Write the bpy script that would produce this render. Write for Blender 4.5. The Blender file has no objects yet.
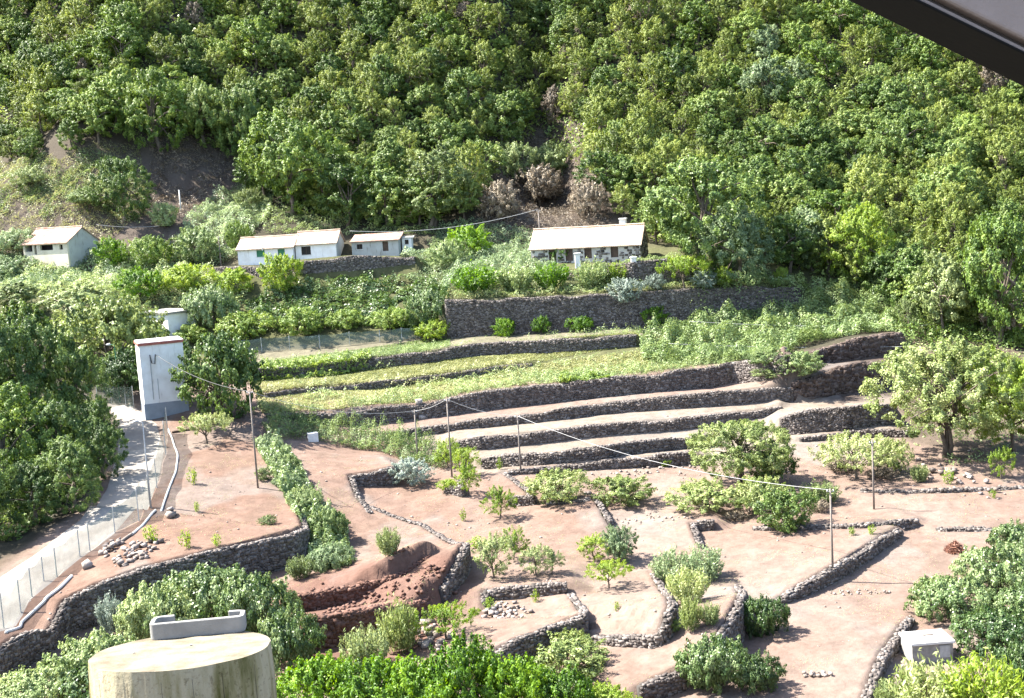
import bpy, math, random
import numpy as np
from mathutils import Vector, Matrix

# ---------------------------------------------------------------- camera, sky, sun, exposure
scene = bpy.context.scene
F = 1250.0                       # focal length in pixels of the 1024 px wide picture
PITCH, ROLL = math.radians(7.0), math.radians(3.5)
cam_data = bpy.data.cameras.new('camera')
cam_data.sensor_width = 36.0
cam_data.lens = 36.0 * F / 1024.0
cam_data.clip_start = 0.05
cam_data.clip_end = 2000.0
cam = bpy.data.objects.new('camera', cam_data)
scene.collection.objects.link(cam)
FW = np.array((0.0, math.cos(PITCH), -math.sin(PITCH)))
R0 = np.array((1.0, 0.0, 0.0))
U0 = np.array((0.0, math.sin(PITCH), math.cos(PITCH)))
CR = R0 * math.cos(ROLL) - U0 * math.sin(ROLL)
CU = R0 * math.sin(ROLL) + U0 * math.cos(ROLL)
cam.matrix_world = Matrix([[CR[i], CU[i], -FW[i], 0.0] for i in range(3)] + [[0, 0, 0, 1]])
scene.camera = cam

SUN_EL, SUN_BACK = math.radians(51.0), math.radians(12.0)   # sun stands left of the view and beyond the terraces
world = bpy.data.worlds.new('World')
scene.world = world
world.use_nodes = True
wn = world.node_tree
sky_tex = wn.nodes.new('ShaderNodeTexSky')
sky_tex.sky_type = 'NISHITA'
sky_tex.sun_disc = False
sky_tex.sun_elevation = SUN_EL
sky_tex.sun_rotation = math.atan2(-math.cos(SUN_BACK), math.sin(SUN_BACK))
sky_tex.dust_density = 1.5
bg = [n for n in wn.nodes if n.type == 'BACKGROUND'][0]
bg.inputs['Strength'].default_value = 0.105
wn.links.new(sky_tex.outputs[0], bg.inputs['Color'])

sun_data = bpy.data.lights.new('sun', 'SUN')
sun_data.energy = 5.0
sun_data.angle = math.radians(0.55)
sun_data.color = (1.0, 0.95, 0.86)
sun = bpy.data.objects.new('sun', sun_data)
scene.collection.objects.link(sun)
to_sun = Vector((-math.cos(SUN_BACK) * math.cos(SUN_EL), math.sin(SUN_BACK) * math.cos(SUN_EL), math.sin(SUN_EL)))
sun.rotation_euler = to_sun.to_track_quat('Z', 'Y').to_euler()
sun.location = (-80, 60, 140)

scene.view_settings.view_transform = 'Standard'
scene.view_settings.look = 'None'
scene.view_settings.exposure = 2.4
scene.view_settings.gamma = 1.0
scene.render.engine = 'CYCLES'
scene.cycles.max_bounces = 6
scene.cycles.diffuse_bounces = 3
scene.cycles.transparent_max_bounces = 12
scene.cycles.use_denoising = True

rng = np.random.default_rng(7)
random.seed(7)
COL = scene.collection

# ---------------------------------------------------------------- small helpers
def noise2(x, y, seed=0):
    """smooth value noise in 0..1"""
    x = np.asarray(x, float); y = np.asarray(y, float)
    xi = np.floor(x).astype(np.int64); yi = np.floor(y).astype(np.int64)
    fx = x - xi; fy = y - yi
    fx = fx * fx * (3 - 2 * fx); fy = fy * fy * (3 - 2 * fy)
    def h(a, b):
        n = (a * 374761393 + b * 668265263 + seed * 974711) & 0x7fffffff
        n = ((n ^ (n >> 13)) * 1274126177) & 0x7fffffff
        return ((n ^ (n >> 16)) & 0xffff) / 65535.0
    return (h(xi, yi) * (1 - fx) + h(xi + 1, yi) * fx) * (1 - fy) + (h(xi, yi + 1) * (1 - fx) + h(xi + 1, yi + 1) * fx) * fy

def fbm(x, y, seed=0, n=4):
    s = 0; a = 0.5; t = 0
    for i in range(n):
        s = s + a * noise2(np.asarray(x) * 2 ** i, np.asarray(y) * 2 ** i, seed + i * 17); t += a; a *= 0.5
    return s / t

def sstep(t):
    t = np.clip(t, 0, 1); return t * t * (3 - 2 * t)

def ray(px, py):
    return FW + CR * ((px - 512.0) / F) - CU * ((py - 349.0) / F)

def project(P):
    P = np.asarray(P, float)
    d = P @ FW
    d = np.where(np.abs(d) < 1e-6, 1e-6, d)
    return 512 + F * (P @ CR) / d, 349 - F * (P @ CU) / d, d

def in_poly(x, y, poly):
    x = np.asarray(x); y = np.asarray(y)
    r = np.zeros(x.shape, bool)
    n = len(poly)
    for i in range(n):
        x0, y0 = poly[i]; x1, y1 = poly[(i + 1) % n]
        c = ((y0 > y) != (y1 > y)) & (x < (x1 - x0) * (y - y0) / (y1 - y0 + 1e-12) + x0)
        r ^= c
    return r

# ---------------------------------------------------------------- land form
PROF = np.array([(-60, -1.5), (3.0, -1.5), (4.0, -3.2), (6, -6.0), (10, -9.0), (20, -15.5), (40, -25.5), (55, -31.5), (66, -32.4), (77, -31.8),
                 (86, -31.2), (110, -29.2), (133, -27.3), (149, -22.9), (168, -18.7), (185, -9.9), (196, -8.4), (202, -5.0),
                 (215, 3.0), (230, 13.0), (260, 36.0), (300, 67.0), (360, 105.0), (460, 140)])
_py = np.linspace(-60, 460, 2081)
_pz = np.interp(_py, PROF[:, 0], PROF[:, 1])
_k = np.exp(-np.linspace(-2, 2, 13) ** 2); _k /= _k.sum()
_pz = np.convolve(np.pad(_pz, 6, mode='edge'), _k, mode='valid')

def base_height(x, y):
    z = np.interp(y, _py, _pz)
    z = z + 3.2 * sstep((-10 - x) / 24.0) * sstep((y - 84) / 34.0) * sstep((166 - y) / 22.0)
    z = z + 7.0 * sstep((-46 - x) / 26.0) * sstep((y - 70) / 20.0) * sstep((185 - y) / 30.0)      # bank left of the road
    # folds in the forest slope
    f = sstep((y - 200) / 25.0)
    z = z + f * 22.0 * (fbm(x / 36.0, y / 80.0, 5, 2) - 0.5) + f * 2.2 * (noise2(x / 8.0, y / 9.0, 9) - 0.5)
    z = z - f * 9.0 * np.exp(-((x - 8 - (y - 200) * 0.02) / 7.0) ** 2)                                # gully
    z = z + 0.35 * (noise2(x / 9.0, y / 9.0, 3) - 0.5) * sstep((y - 60) / 20.0)
    return z

WALLS = []

class Wall:
    pass

def raise_of(w, x, y):
    out = np.zeros(x.shape)
    m = (x > w.lo[0]) & (x < w.hi[0]) & (y > w.lo[1]) & (y < w.hi[1])
    if not m.any():
        return out
    X = x[m]; Y = y[m]
    best = np.full(X.shape, 1e9); val = np.zeros(X.shape)
    P, H = w.pts, w.h
    n = len(P) - 1
    for i in range(n):
        a = P[i]; e = P[i + 1] - a; L = math.hypot(e[0], e[1]) + 1e-9
        u = e / L
        dx = X - a[0]; dy = Y - a[1]
        t = dx * u[0] + dy * u[1]
        perp = u[0] * dy - u[1] * dx
        tc = np.clip(t, 0, L)
        over = np.zeros(X.shape)
        if i == 0: over = np.where(t < 0, -t, over)
        if i == n - 1: over = np.where(t > L, t - L, over)
        dist = np.hypot(t - tc, perp)
        key = dist - 1e-3 * np.abs(perp)
        h = H[i] + (H[i + 1] - H[i]) * tc / L
        v = np.where(perp > 0, h * sstep((np.abs(perp) if False else dist * 0 + np.where(over > 0, np.abs(perp), dist)) / 0.35 - 0.45) * np.clip(1 - dist / w.depth, 0, 1) * sstep(1 - over / w.end), 0.0)
        upd = key < best
        best = np.where(upd, key, best); val = np.where(upd, v, val)
    out[m] = val
    return out

def height(x, y):
    x = np.asarray(x, float); y = np.asarray(y, float)
    sh = x.shape
    x = x.ravel(); y = y.ravel()
    z = base_height(x, y)
    for w in WALLS:
        z = z + raise_of(w, x, y)
    return z.reshape(sh)

_T = np.arange(56.0, 400.0, 0.22)
def ground(px, py):
    """where the line of sight through a picture point meets the land"""
    d = ray(px, py)
    d = d / d[1]
    X, Y, Z = d[0] * _T, _T, d[2] * _T
    H = height(X, Y)
    below = Z < H
    if not below.any():
        i = len(_T) - 1
        return np.array((X[i], Y[i], H[i]))
    i = int(np.argmax(below))
    if i == 0:
        return np.array((X[0], Y[0], H[0]))
    a = (Z[i - 1] - H[i - 1]); b = (H[i] - Z[i])
    t = a / (a + b + 1e-9)
    yy = _T[i - 1] + (_T[i] - _T[i - 1]) * t
    return np.array((d[0] * yy, yy, float(height(np.array([d[0] * yy]), np.array([yy]))[0])))

def m_per_px(P):
    return float(np.dot(P, FW)) / F

# ---------------------------------------------------------------- object helpers
def obj(name, mesh, parent=None, mat=None):
    o = bpy.data.objects.new(name, mesh)
    COL.objects.link(o)
    if mat is not None and mesh is not None:
        if len(mesh.materials) == 0:
            mesh.materials.append(mat)
        elif mesh.materials[0] is not mat:
            o.material_slots[0].link = 'OBJECT'; o.material_slots[0].material = mat
    if parent is not None:
        o.parent = parent
    return o

def tag(o, label=None, cat=None, group=None, kind=None):
    if label: o['label'] = label
    if cat: o['category'] = cat
    if group: o['group'] = group
    if kind: o['kind'] = kind
    return o

def thing(name, label, cat, loc=(0, 0, 0), rz=0.0, group=None):
    o = bpy.data.objects.new(name, None)
    o.empty_display_size = 0.3
    COL.objects.link(o)
    o.location = loc; o.rotation_euler = (0, 0, rz)
    return tag(o, label, cat, group)

def mesh_np(name, V, Q, tint=None, smooth=False):
    """mesh from numpy vertices and faces of equal size"""
    V = np.asarray(V, np.float32); Q = np.asarray(Q, np.int32)
    me = bpy.data.meshes.new(name)
    k = Q.shape[1]
    me.vertices.add(len(V)); me.vertices.foreach_set('co', V.ravel())
    me.loops.add(Q.size); me.loops.foreach_set('vertex_index', Q.ravel())
    me.polygons.add(len(Q))
    me.polygons.foreach_set('loop_start', np.arange(0, Q.size, k, dtype=np.int32))
    me.polygons.foreach_set('loop_total', np.full(len(Q), k, np.int32))
    if smooth:
        me.polygons.foreach_set('use_smooth', np.ones(len(Q), bool))
    me.update(calc_edges=True)
    if tint is not None:
        at = me.attributes.new('tint', 'FLOAT', 'FACE')
        at.data.foreach_set('value', np.asarray(tint, np.float32))
    return me

class MB:
    """collects boxes, tubes and prisms for one mesh"""
    def __init__(self):
        self.v = []; self.f = []
    def add(self, V, Fc):
        b = len(self.v)
        self.v += [tuple(p) for p in V]
        self.f += [tuple(i + b for i in f) for f in Fc]
        return self
    def box(self, x0, x1, y0, y1, z0, z1):
        V = [(x, y, z) for z in (z0, z1) for y in (y0, y1) for x in (x0, x1)]
        return self.add(V, [(0, 2, 3, 1), (4, 5, 7, 6), (0, 1, 5, 4), (2, 6, 7, 3), (0, 4, 6, 2), (1, 3, 7, 5)])
    def obox(self, c, ax, ay, az):
        c = np.array(c); ax = np.array(ax); ay = np.array(ay); az = np.array(az)
        V = [c + sx * ax + sy * ay + sz * az for sz in (-1, 1) for sy in (-1, 1) for sx in (-1, 1)]
        return self.add(V, [(0, 2, 3, 1), (4, 5, 7, 6), (0, 1, 5, 4), (2, 6, 7, 3), (0, 4, 6, 2), (1, 3, 7, 5)])
    def tube(self, pts, rad, n=6, cap=True):
        pts = [np.array(p, float) for p in pts]
        if not hasattr(rad, '__len__'): rad = [rad] * len(pts)
        V = []
        for i, p in enumerate(pts):
            t = pts[min(i + 1, len(pts) - 1)] - pts[max(i - 1, 0)]
            t /= np.linalg.norm(t) + 1e-9
            ref = np.array((1.0, 0, 0)) if abs(t[2]) > 0.8 else np.array((0, 0, 1.0))
            a = np.cross(t, ref); a /= np.linalg.norm(a) + 1e-9
            b = np.cross(t, a)
            for k in range(n):
                an = 2 * math.pi * k / n
                V.append(p + rad[i] * (math.cos(an) * a + math.sin(an) * b))
        Fc = []
        for i in range(len(pts) - 1):
            for k in range(n):
                Fc.append((i * n + k, i * n + (k + 1) % n, (i + 1) * n + (k + 1) % n, (i + 1) * n + k))
        if cap:
            Fc.append(tuple(range(n))[::-1]); Fc.append(tuple((len(pts) - 1) * n + k for k in range(n)))
        return self.add(V, Fc)
    def mesh(self, name, smooth=False):
        me = bpy.data.meshes.new(name)
        me.from_pydata([tuple(float(c) for c in p) for p in self.v], [], self.f)
        if smooth:
            for p in me.polygons: p.use_smooth = True
        me.update()
        return me
    def build(self, name, mat, parent=None, smooth=False):
        return obj(name, self.mesh(name, smooth), parent, mat)

# ---------------------------------------------------------------- materials
def new_mat(name):
    m = bpy.data.materials.new(name); m.use_nodes = True
    nt = m.node_tree
    return m, nt, nt.nodes['Principled BSDF']

def node(nt, typ, **kw):
    n = nt.nodes.new(typ)
    for k, v in kw.items():
        if hasattr(n, k) and not k.startswith('i_'): setattr(n, k, v)
    return n

def ramp(nt, fac, stops):
    r = nt.nodes.new('ShaderNodeValToRGB')
    el = r.color_ramp.elements
    while len(el) < len(stops): el.new(0.5)
    for e, (p, c) in zip(el, stops):
        e.position = p; e.color = (*c, 1)
    nt.links.new(fac, r.inputs[0])
    return r.outputs[0]

def noise_node(nt, scale, detail=4.0, rough=0.55, coord='Object'):
    tc = nt.nodes.new('ShaderNodeTexCoord'); n = nt.nodes.new('ShaderNodeTexNoise')
    n.inputs['Scale'].default_value = scale; n.inputs['Detail'].default_value = detail; n.inputs['Roughness'].default_value = rough
    nt.links.new(tc.outputs[coord], n.inputs['Vector'])
    return n.outputs['Fac']

def bump(nt, bsdf, fac, strength=0.4, dist=0.05):
    b = nt.nodes.new('ShaderNodeBump')
    b.inputs['Strength'].default_value = strength; b.inputs['Distance'].default_value = dist
    nt.links.new(fac, b.inputs['Height']); nt.links.new(b.outputs[0], bsdf.inputs['Normal'])

def mottled(name, c1, c2, scale=1.0, rough=0.85, bstr=0.3, bdist=0.03, spec=0.3, fine=None):
    m, nt, b = new_mat(name)
    f = noise_node(nt, scale)
    nt.links.new(ramp(nt, f, [(0.3, c1), (0.7, c2)]), b.inputs['Base Color'])
    b.inputs['Roughness'].default_value = rough
    b.inputs['Specular IOR Level'].default_value = spec
    bump(nt, b, noise_node(nt, fine or scale * 6), bstr, bdist)
    return m

def leaf_mat(name, dark, mid, light, trans=0.42, rough=0.5, spec=0.35):
    m, nt, b = new_mat(name)
    at = nt.nodes.new('ShaderNodeAttribute'); at.attribute_name = 'tint'
    oi = nt.nodes.new('ShaderNodeObjectInfo')
    ma = nt.nodes.new('ShaderNodeMath'); ma.operation = 'MULTIPLY_ADD'
    nt.links.new(oi.outputs['Random'], ma.inputs[0]); ma.inputs[1].default_value = 0.5; ma.inputs[2].default_value = -0.22
    ad = nt.nodes.new('ShaderNodeMath'); ad.operation = 'ADD'
    nt.links.new(at.outputs['Fac'], ad.inputs[0]); nt.links.new(ma.outputs[0], ad.inputs[1])
    col = ramp(nt, ad.outputs[0], [(0.05, dark), (0.5, mid), (0.95, light)])
    nt.links.new(col, b.inputs['Base Color'])
    b.inputs['Roughness'].default_value = rough
    b.inputs['Specular IOR Level'].default_value = spec
    tr = nt.nodes.new('ShaderNodeBsdfTranslucent')
    hs = nt.nodes.new('ShaderNodeHueSaturation')
    hs.inputs['Hue'].default_value = 0.485; hs.inputs['Saturation'].default_value = 1.1; hs.inputs['Value'].default_value = 1.5
    nt.links.new(col, hs.inputs['Color']); nt.links.new(hs.outputs[0], tr.inputs['Color'])
    mx = nt.nodes.new('ShaderNodeMixShader'); mx.inputs[0].default_value = trans
    nt.links.new(b.outputs[0], mx.inputs[1]); nt.links.new(tr.outputs[0], mx.inputs[2])
    nt.links.new(mx.outputs[0], nt.nodes['Material Output'].inputs['Surface'])
    return m

def stone_mat(name, stops, rough=0.9):
    m, nt, b = new_mat(name)
    at = nt.nodes.new('ShaderNodeAttribute'); at.attribute_name = 'tint'
    n = noise_node(nt, 1.3, 5)
    mx = nt.nodes.new('ShaderNodeMath'); mx.operation = 'MULTIPLY_ADD'
    nt.links.new(n, mx.inputs[0]); mx.inputs[1].default_value = 0.5
    mm = nt.nodes.new('ShaderNodeMath'); mm.operation = 'MULTIPLY_ADD'
    nt.links.new(at.outputs['Fac'], mm.inputs[0]); mm.inputs[1].default_value = 0.75; mm.inputs[2].default_value = -0.13
    nt.links.new(mm.outputs[0], mx.inputs[2])
    nt.links.new(ramp(nt, mx.outputs[0], stops), b.inputs['Base Color'])
    b.inputs['Roughness'].default_value = rough; b.inputs['Specular IOR Level'].default_value = 0.25
    bump(nt, b, noise_node(nt, 9.0, 5), 0.5, 0.04)
    return m

M = {}
M['stone'] = stone_mat('dry_stone', [(0.0, (0.045, 0.038, 0.034)), (0.35, (0.088, 0.075, 0.068)), (0.7, (0.145, 0.125, 0.113)), (1.0, (0.26, 0.235, 0.215))])
M['red_earth'] = stone_mat('red_cut_earth', [(0.0, (0.08, 0.042, 0.03)), (0.5, (0.115, 0.062, 0.046)), (1.0, (0.155, 0.09, 0.07))])
M['rock_earth'] = stone_mat('rocky_earth', [(0.0, (0.035, 0.024, 0.019)), (0.5, (0.075, 0.055, 0.046)), (1.0, (0.14, 0.11, 0.095))])
M['wall_core'] = mottled('wall_fill', (0.03, 0.026, 0.023), (0.055, 0.048, 0.043), 2.0)
M['laurel'] = leaf_mat('laurel_leaf', (0.035, 0.07, 0.014), (0.10, 0.165, 0.034), (0.25, 0.315, 0.09), 0.27)
M['heath'] = leaf_mat('heath_leaf', (0.055, 0.085, 0.014), (0.145, 0.195, 0.036), (0.29, 0.34, 0.09), 0.27)
M['broad'] = leaf_mat('broad_leaf', (0.045, 0.09, 0.014), (0.13, 0.205, 0.035), (0.28, 0.355, 0.09), 0.27)
M['pale'] = leaf_mat('pale_leaf', (0.07, 0.115, 0.05), (0.17, 0.235, 0.11), (0.32, 0.39, 0.21), 0.27)
M['deep'] = leaf_mat('deep_green_leaf', (0.02, 0.05, 0.012), (0.06, 0.11, 0.024), (0.17, 0.24, 0.06), 0.25)
M['olive'] = leaf_mat('olive_leaf', (0.06, 0.09, 0.03), (0.155, 0.205, 0.07), (0.3, 0.35, 0.15), 0.27)
M['lime'] = leaf_mat('lime_leaf', (0.08, 0.14, 0.015), (0.17, 0.26, 0.03), (0.27, 0.35, 0.06), 0.4)
M['fresh'] = leaf_mat('fresh_leaf', (0.03, 0.075, 0.010), (0.09, 0.19, 0.015), (0.20, 0.33, 0.03), 0.38)
M['vine'] = leaf_mat('vine_leaf', (0.025, 0.058, 0.014), (0.08, 0.135, 0.036), (0.28, 0.35, 0.16), 0.26, 0.42, 0.45)
M['yellowish'] = leaf_mat('yellow_green_leaf', (0.08, 0.12, 0.03), (0.21, 0.265, 0.08), (0.39, 0.43, 0.19), 0.27)
M['silver'] = leaf_mat('silver_leaf', (0.10, 0.13, 0.105), (0.20, 0.25, 0.20), (0.33, 0.38, 0.31), 0.2)
M['dead'] = leaf_mat('dead_twig', (0.09, 0.07, 0.05), (0.18, 0.145, 0.10), (0.28, 0.23, 0.16), 0.1)
M['drygrass'] = leaf_mat('dry_grass', (0.13, 0.15, 0.05), (0.25, 0.27, 0.11), (0.40, 0.39, 0.20), 0.3)
M['bramble'] = leaf_mat('bramble_leaf', (0.06, 0.105, 0.03), (0.18, 0.245, 0.085), (0.36, 0.42, 0.2), 0.27)
M['red_fill'] = mottled('red_fill', (0.08, 0.042, 0.03), (0.12, 0.065, 0.048), 2.0)
M['bark'] = mottled('bark', (0.07, 0.055, 0.042), (0.14, 0.115, 0.09), 3.0)
def weathered(name, base, stain):
    m, nt, b = new_mat(name)
    tc = nt.nodes.new('ShaderNodeTexCoord'); mp = nt.nodes.new('ShaderNodeMapping'); mp.inputs['Scale'].default_value = (1.6, 1.6, 0.28)
    nz = nt.nodes.new('ShaderNodeTexNoise'); nz.inputs['Scale'].default_value = 1.5; nz.inputs['Detail'].default_value = 7; nz.inputs['Roughness'].default_value = 0.65
    nt.links.new(tc.outputs['Object'], mp.inputs[0]); nt.links.new(mp.outputs[0], nz.inputs['Vector'])
    c1 = ramp(nt, nz.outputs['Fac'], [(0.33, stain), (0.42, base), (1.0, base)])
    f2 = noise_node(nt, 0.7, 5)
    mul = nt.nodes.new('ShaderNodeMix'); mul.data_type = 'RGBA'; mul.blend_type = 'MULTIPLY'; mul.inputs[0].default_value = 1
    nt.links.new(c1, mul.inputs[6]); nt.links.new(ramp(nt, f2, [(0.32, (0.84, 0.82, 0.79)), (0.6, (1, 1, 1))]), mul.inputs[7])
    nt.links.new(mul.outputs[2], b.inputs['Base Color']); b.inputs['Roughness'].default_value = 0.9; b.inputs['Specular IOR Level'].default_value = 0.2
    bump(nt, b, noise_node(nt, 8, 5), 0.25, 0.02)
    return m
M['white_wall'] = weathered('whitewash', (0.78, 0.77, 0.75), (0.62, 0.60, 0.56))
M['cream_wall'] = weathered('cream_render', (0.54, 0.50, 0.40), (0.28, 0.25, 0.20))
M['grey_wall'] = weathered('grey_render', (0.40, 0.41, 0.39), (0.22, 0.21, 0.19))  # grey render, also colours shade into the cream farmhouse gable
M['band'] = mottled('grey_blue_paint', (0.20, 0.23, 0.27), (0.27, 0.30, 0.34), 1.2)
M['red_edge'] = mottled('red_brown_paint', (0.26, 0.08, 0.06), (0.36, 0.13, 0.10), 2.0)
M['tile'] = mottled('clay_tile', (0.28, 0.20, 0.145), (0.46, 0.37, 0.29), 1.6, 0.85, 0.4, 0.03)
M['tile_red'] = mottled('red_clay_tile', (0.22, 0.12, 0.09), (0.40, 0.28, 0.22), 1.3, 0.85, 0.4, 0.03)
M['dark_open'] = mottled('dark_opening', (0.02, 0.018, 0.016), (0.035, 0.03, 0.028), 1.0)
M['wood_dark'] = mottled('dark_wood', (0.06, 0.04, 0.03), (0.11, 0.075, 0.055), 3.0)
M['wood_grey'] = mottled('grey_pole_wood', (0.13, 0.11, 0.095), (0.22, 0.19, 0.165), 4.0)
M['green_paint'] = mottled('green_paint', (0.03, 0.14, 0.07), (0.05, 0.2, 0.10), 2.0, 0.5)
M['galv'] = mottled('galvanised_metal', (0.30, 0.31, 0.31), (0.42, 0.43, 0.43), 5.0, 0.5)
M['pipe'] = mottled('pale_pipe', (0.50, 0.48, 0.45), (0.64, 0.62, 0.58), 2.0, 0.6)
M['wire'] = mottled('wire', (0.28, 0.28, 0.28), (0.36, 0.36, 0.36), 2.0, 0.6)
M['wire_dark'] = mottled('dark_wire', (0.06, 0.06, 0.06), (0.09, 0.09, 0.09), 2.0, 0.6)
M['concrete'] = mottled('concrete', (0.17, 0.165, 0.155), (0.29, 0.28, 0.26), 3.0, 0.9, 0.4, 0.01, fine=40)
M['concrete_pale'] = mottled('pale_concrete', (0.52, 0.51, 0.49), (0.66, 0.65, 0.63), 3.0, 0.9, 0.3, 0.01, fine=40)
M['stone_pale'] = stone_mat('pale_stone', [(0.0, (0.13, 0.105, 0.09)), (0.5, (0.21, 0.175, 0.155)), (1.0, (0.33, 0.29, 0.26))])

# ---------------------------------------------------------------- terrace walls: picture points of the wall foot and the wall height in pixels
# upper side is always on the left of the run; depth = metres over which the raised level runs back into the slope
WALL_SPECS = [
    ('stone', [(868, 706, 8), (884, 670, 13), (904, 640, 12), (913, 622, 4)], 14, 'low pale-topped stone wall at lower right beside the grey water box'),
    ('stone', [(640, 703, 16), (675, 693, 22), (700, 684, 24), (722, 668, 34), (742, 642, 42), (746, 615, 24), (740, 592, 4)], 15, 'curved stone wall draped with dark vines at lower centre right'),
    ('stone', [(-25, 694, 34), (0, 684, 34), (25, 668, 36), (54, 650, 20), (72, 633, 36), (105, 622, 40), (148, 610, 43), (206, 597, 45), (258, 577, 37), (299, 567, 38), (309, 549, 24), (303, 520, 9), (284, 480, 5), (258, 445, 3)], 30, 'long curving stone wall holding up the red field beside the fenced track'),
    ('earth', [(306, 652, 34), (354, 643, 32), (400, 630, 28), (428, 614, 14)], 7, 'lower dark red cut face of the dug bank'),
    ('earth', [(292, 614, 18), (354, 603, 17), (392, 596, 24), (430, 586, 18)], 9, 'upper dark red cut face of the dug bank'),
    ('stone', [(480, 679, 18), (520, 664, 26), (556, 653, 29), (586, 641, 28), (587, 620, 12), (572, 598, 3)], 12, 'bent stone wall behind the wide olive green bush at bottom centre'),
    ('stone', [(590, 643, 8), (620, 646, 10), (658, 648, 14), (669, 640, 22), (676, 622, 20), (669, 600, 8), (656, 577, 3)], 14, 'stone wall turning the corner below the middle orchard field'),
    ('stone', [(444, 608, 22), (463, 590, 33), (470, 572, 28), (456, 550, 8), (425, 528, 4), (392, 517, 3), (363, 504, 2)], 14, 'curved stone wall rounding the tip of the dug red field'),
    ('stone', [(487, 608, 6), (487, 600, 11), (525, 597, 11), (567, 594, 11)], 9, 'short straight stone wall behind the sunken square plot'),
    ('stone', [(778, 606, 6), (805, 596, 12), (833, 583, 15), (868, 561, 14), (901, 537, 10)], 13, 'straight diagonal stone wall with a pole standing against it'),
    ('stone', [(703, 549, 5), (697, 537, 8), (694, 531, 9), (713, 530, 10)], 7, 'short stone wall stub with a hooked end in the middle field'),
    ('stone', [(752, 530, 3), (810, 530, 4), (862, 528, 5), (917, 527, 8)], 9, 'low row of field stones below the dark round shrub'),
    ('stone', [(936, 531, 3), (990, 531, 3)], 5, 'thin broken row of stones at the right beyond the brush heap'),
    ('stone', [(612, 527, 6), (603, 515, 12), (594, 501, 7), (589, 494, 2)], 8, 'narrow stone wall leaning between two pale bushes'),
    ('stone', [(508, 506, 9), (534, 505, 11), (529, 494, 5), (506, 475, 3)], 8, 'small stone wall end beside a young fruit tree'),
    ('stone', [(546, 505, 2), (588, 501, 2)], 5, 'faint line of stones below the pale green bush'),
    ('stone', [(445, 493, 7), (463, 497, 12), (461, 483, 4)], 7, 'stubby stone corner at the foot of the small orchard'),
    ('stone', [(372, 514, 2), (360, 501, 5), (353, 486, 12), (396, 485, 19)], 12, 'stone wall closing the notch below the red plot'),
    ('stone', [(860, 492, 2), (912, 493, 2), (942, 493, 4), (1030, 488, 2)], 8, 'long thin line of stones crossing the right field'),
    ('stone', [(508, 475, 4), (570, 472, 8), (607, 469, 10), (650, 467, 12), (694, 465, 14)], 6, 'lowest stone wall of the bare terrace steps'),
    ('stone', [(481, 469, 13), (543, 465, 13), (607, 459, 13), (675, 450, 13), (712, 446, 12)], 5.2, 'second bare terrace wall from the bottom of the steps'),
    ('stone', [(800, 442, 4), (850, 438, 8), (890, 437, 9), (914, 437, 5)], 6, 'low crumbling wall under the large pale tree'),
    ('stone', [(450, 449, 8), (480, 450, 13), (543, 443, 12), (607, 435, 11), (703, 427, 11), (781, 414, 7)], 5.5, 'third bare terrace wall of the steps with wires above'),
    ('stone', [(780, 436, 18), (800, 434, 23), (845, 430, 25), (896, 425, 21)], 9, 'tall dark stone wall left of the large pale tree'),
    ('stone', [(388, 438, 5), (430, 434, 8), (480, 428, 9), (543, 422, 11), (607, 414, 12), (690, 408, 14), (734, 405, 16), (792, 402, 15)], 5.5, 'fourth bare terrace wall below the green cascade'),
    ('rock_earth', [(792, 401, 20), (820, 397, 24), (850, 392, 28), (884, 388, 28)], 8, 'dark rocky bank in shade left of the large pale tree'),
    ('rock_earth', [(786, 372, 8), (820, 364, 14), (860, 358, 20), (902, 352, 20)], 9, 'shaded earth bank under the right end of the brambles'),
    ('stone', [(266, 418, 3), (330, 424, 12), (365, 425, 17), (420, 419, 15), (480, 411, 19), (569, 401, 20), (658, 392, 19), (734, 382, 20), (786, 374, 18)], 9, 'long stone wall hung with ivy above the bare steps'),
    ('stone', [(265, 398, 5), (354, 390, 6), (418, 383, 6), (469, 377, 6), (500, 371, 5), (532, 367, 4)], 7, 'low overgrown wall between the two grassy terraces'),
    ('stone', [(258, 381, 12), (329, 375, 12), (372, 368, 11), (430, 363, 12), (480, 355, 12), (582, 351, 13), (636, 346, 11)], 8, 'grassy terrace wall directly below the tall retaining wall'),
    ('stone', [(447, 338, 38), (480, 336, 37), (540, 333, 36), (582, 331, 36), (645, 326, 34), (683, 322, 33), (720, 317, 29), (760, 311, 25), (800, 306, 18)], 18, 'tall stone retaining wall below the stone farmhouse garden'),
    ('stone', [(556, 280, 8), (600, 281, 14), (632, 286, 25), (690, 282, 24)], 9, 'stone terrace wall carrying the stone farmhouse yard'),
    ('stone', [(206, 278, 11), (262, 279, 12), (298, 281, 20), (353, 278, 22), (415, 273, 16)], 9, 'grey stone wall under the white farmhouse'),
]
for kind, pts, depth, label in WALL_SPECS:
    w = Wall()
    w.kind, w.depth, w.end, w.label = kind, depth, 2.2, label
    G = [ground(p[0], p[1]) for p in pts]
    w.pts = np.array([g[:2] for g in G])
    w.h = np.array([p[2] * m_per_px(g) for p, g in zip(pts, G)])
    w.lo = w.pts.min(0) - depth - 1; w.hi = w.pts.max(0) + depth + 1
    w.top = np.array([g[2] for g in G]) + w.h
    WALLS.append(w)

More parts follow.
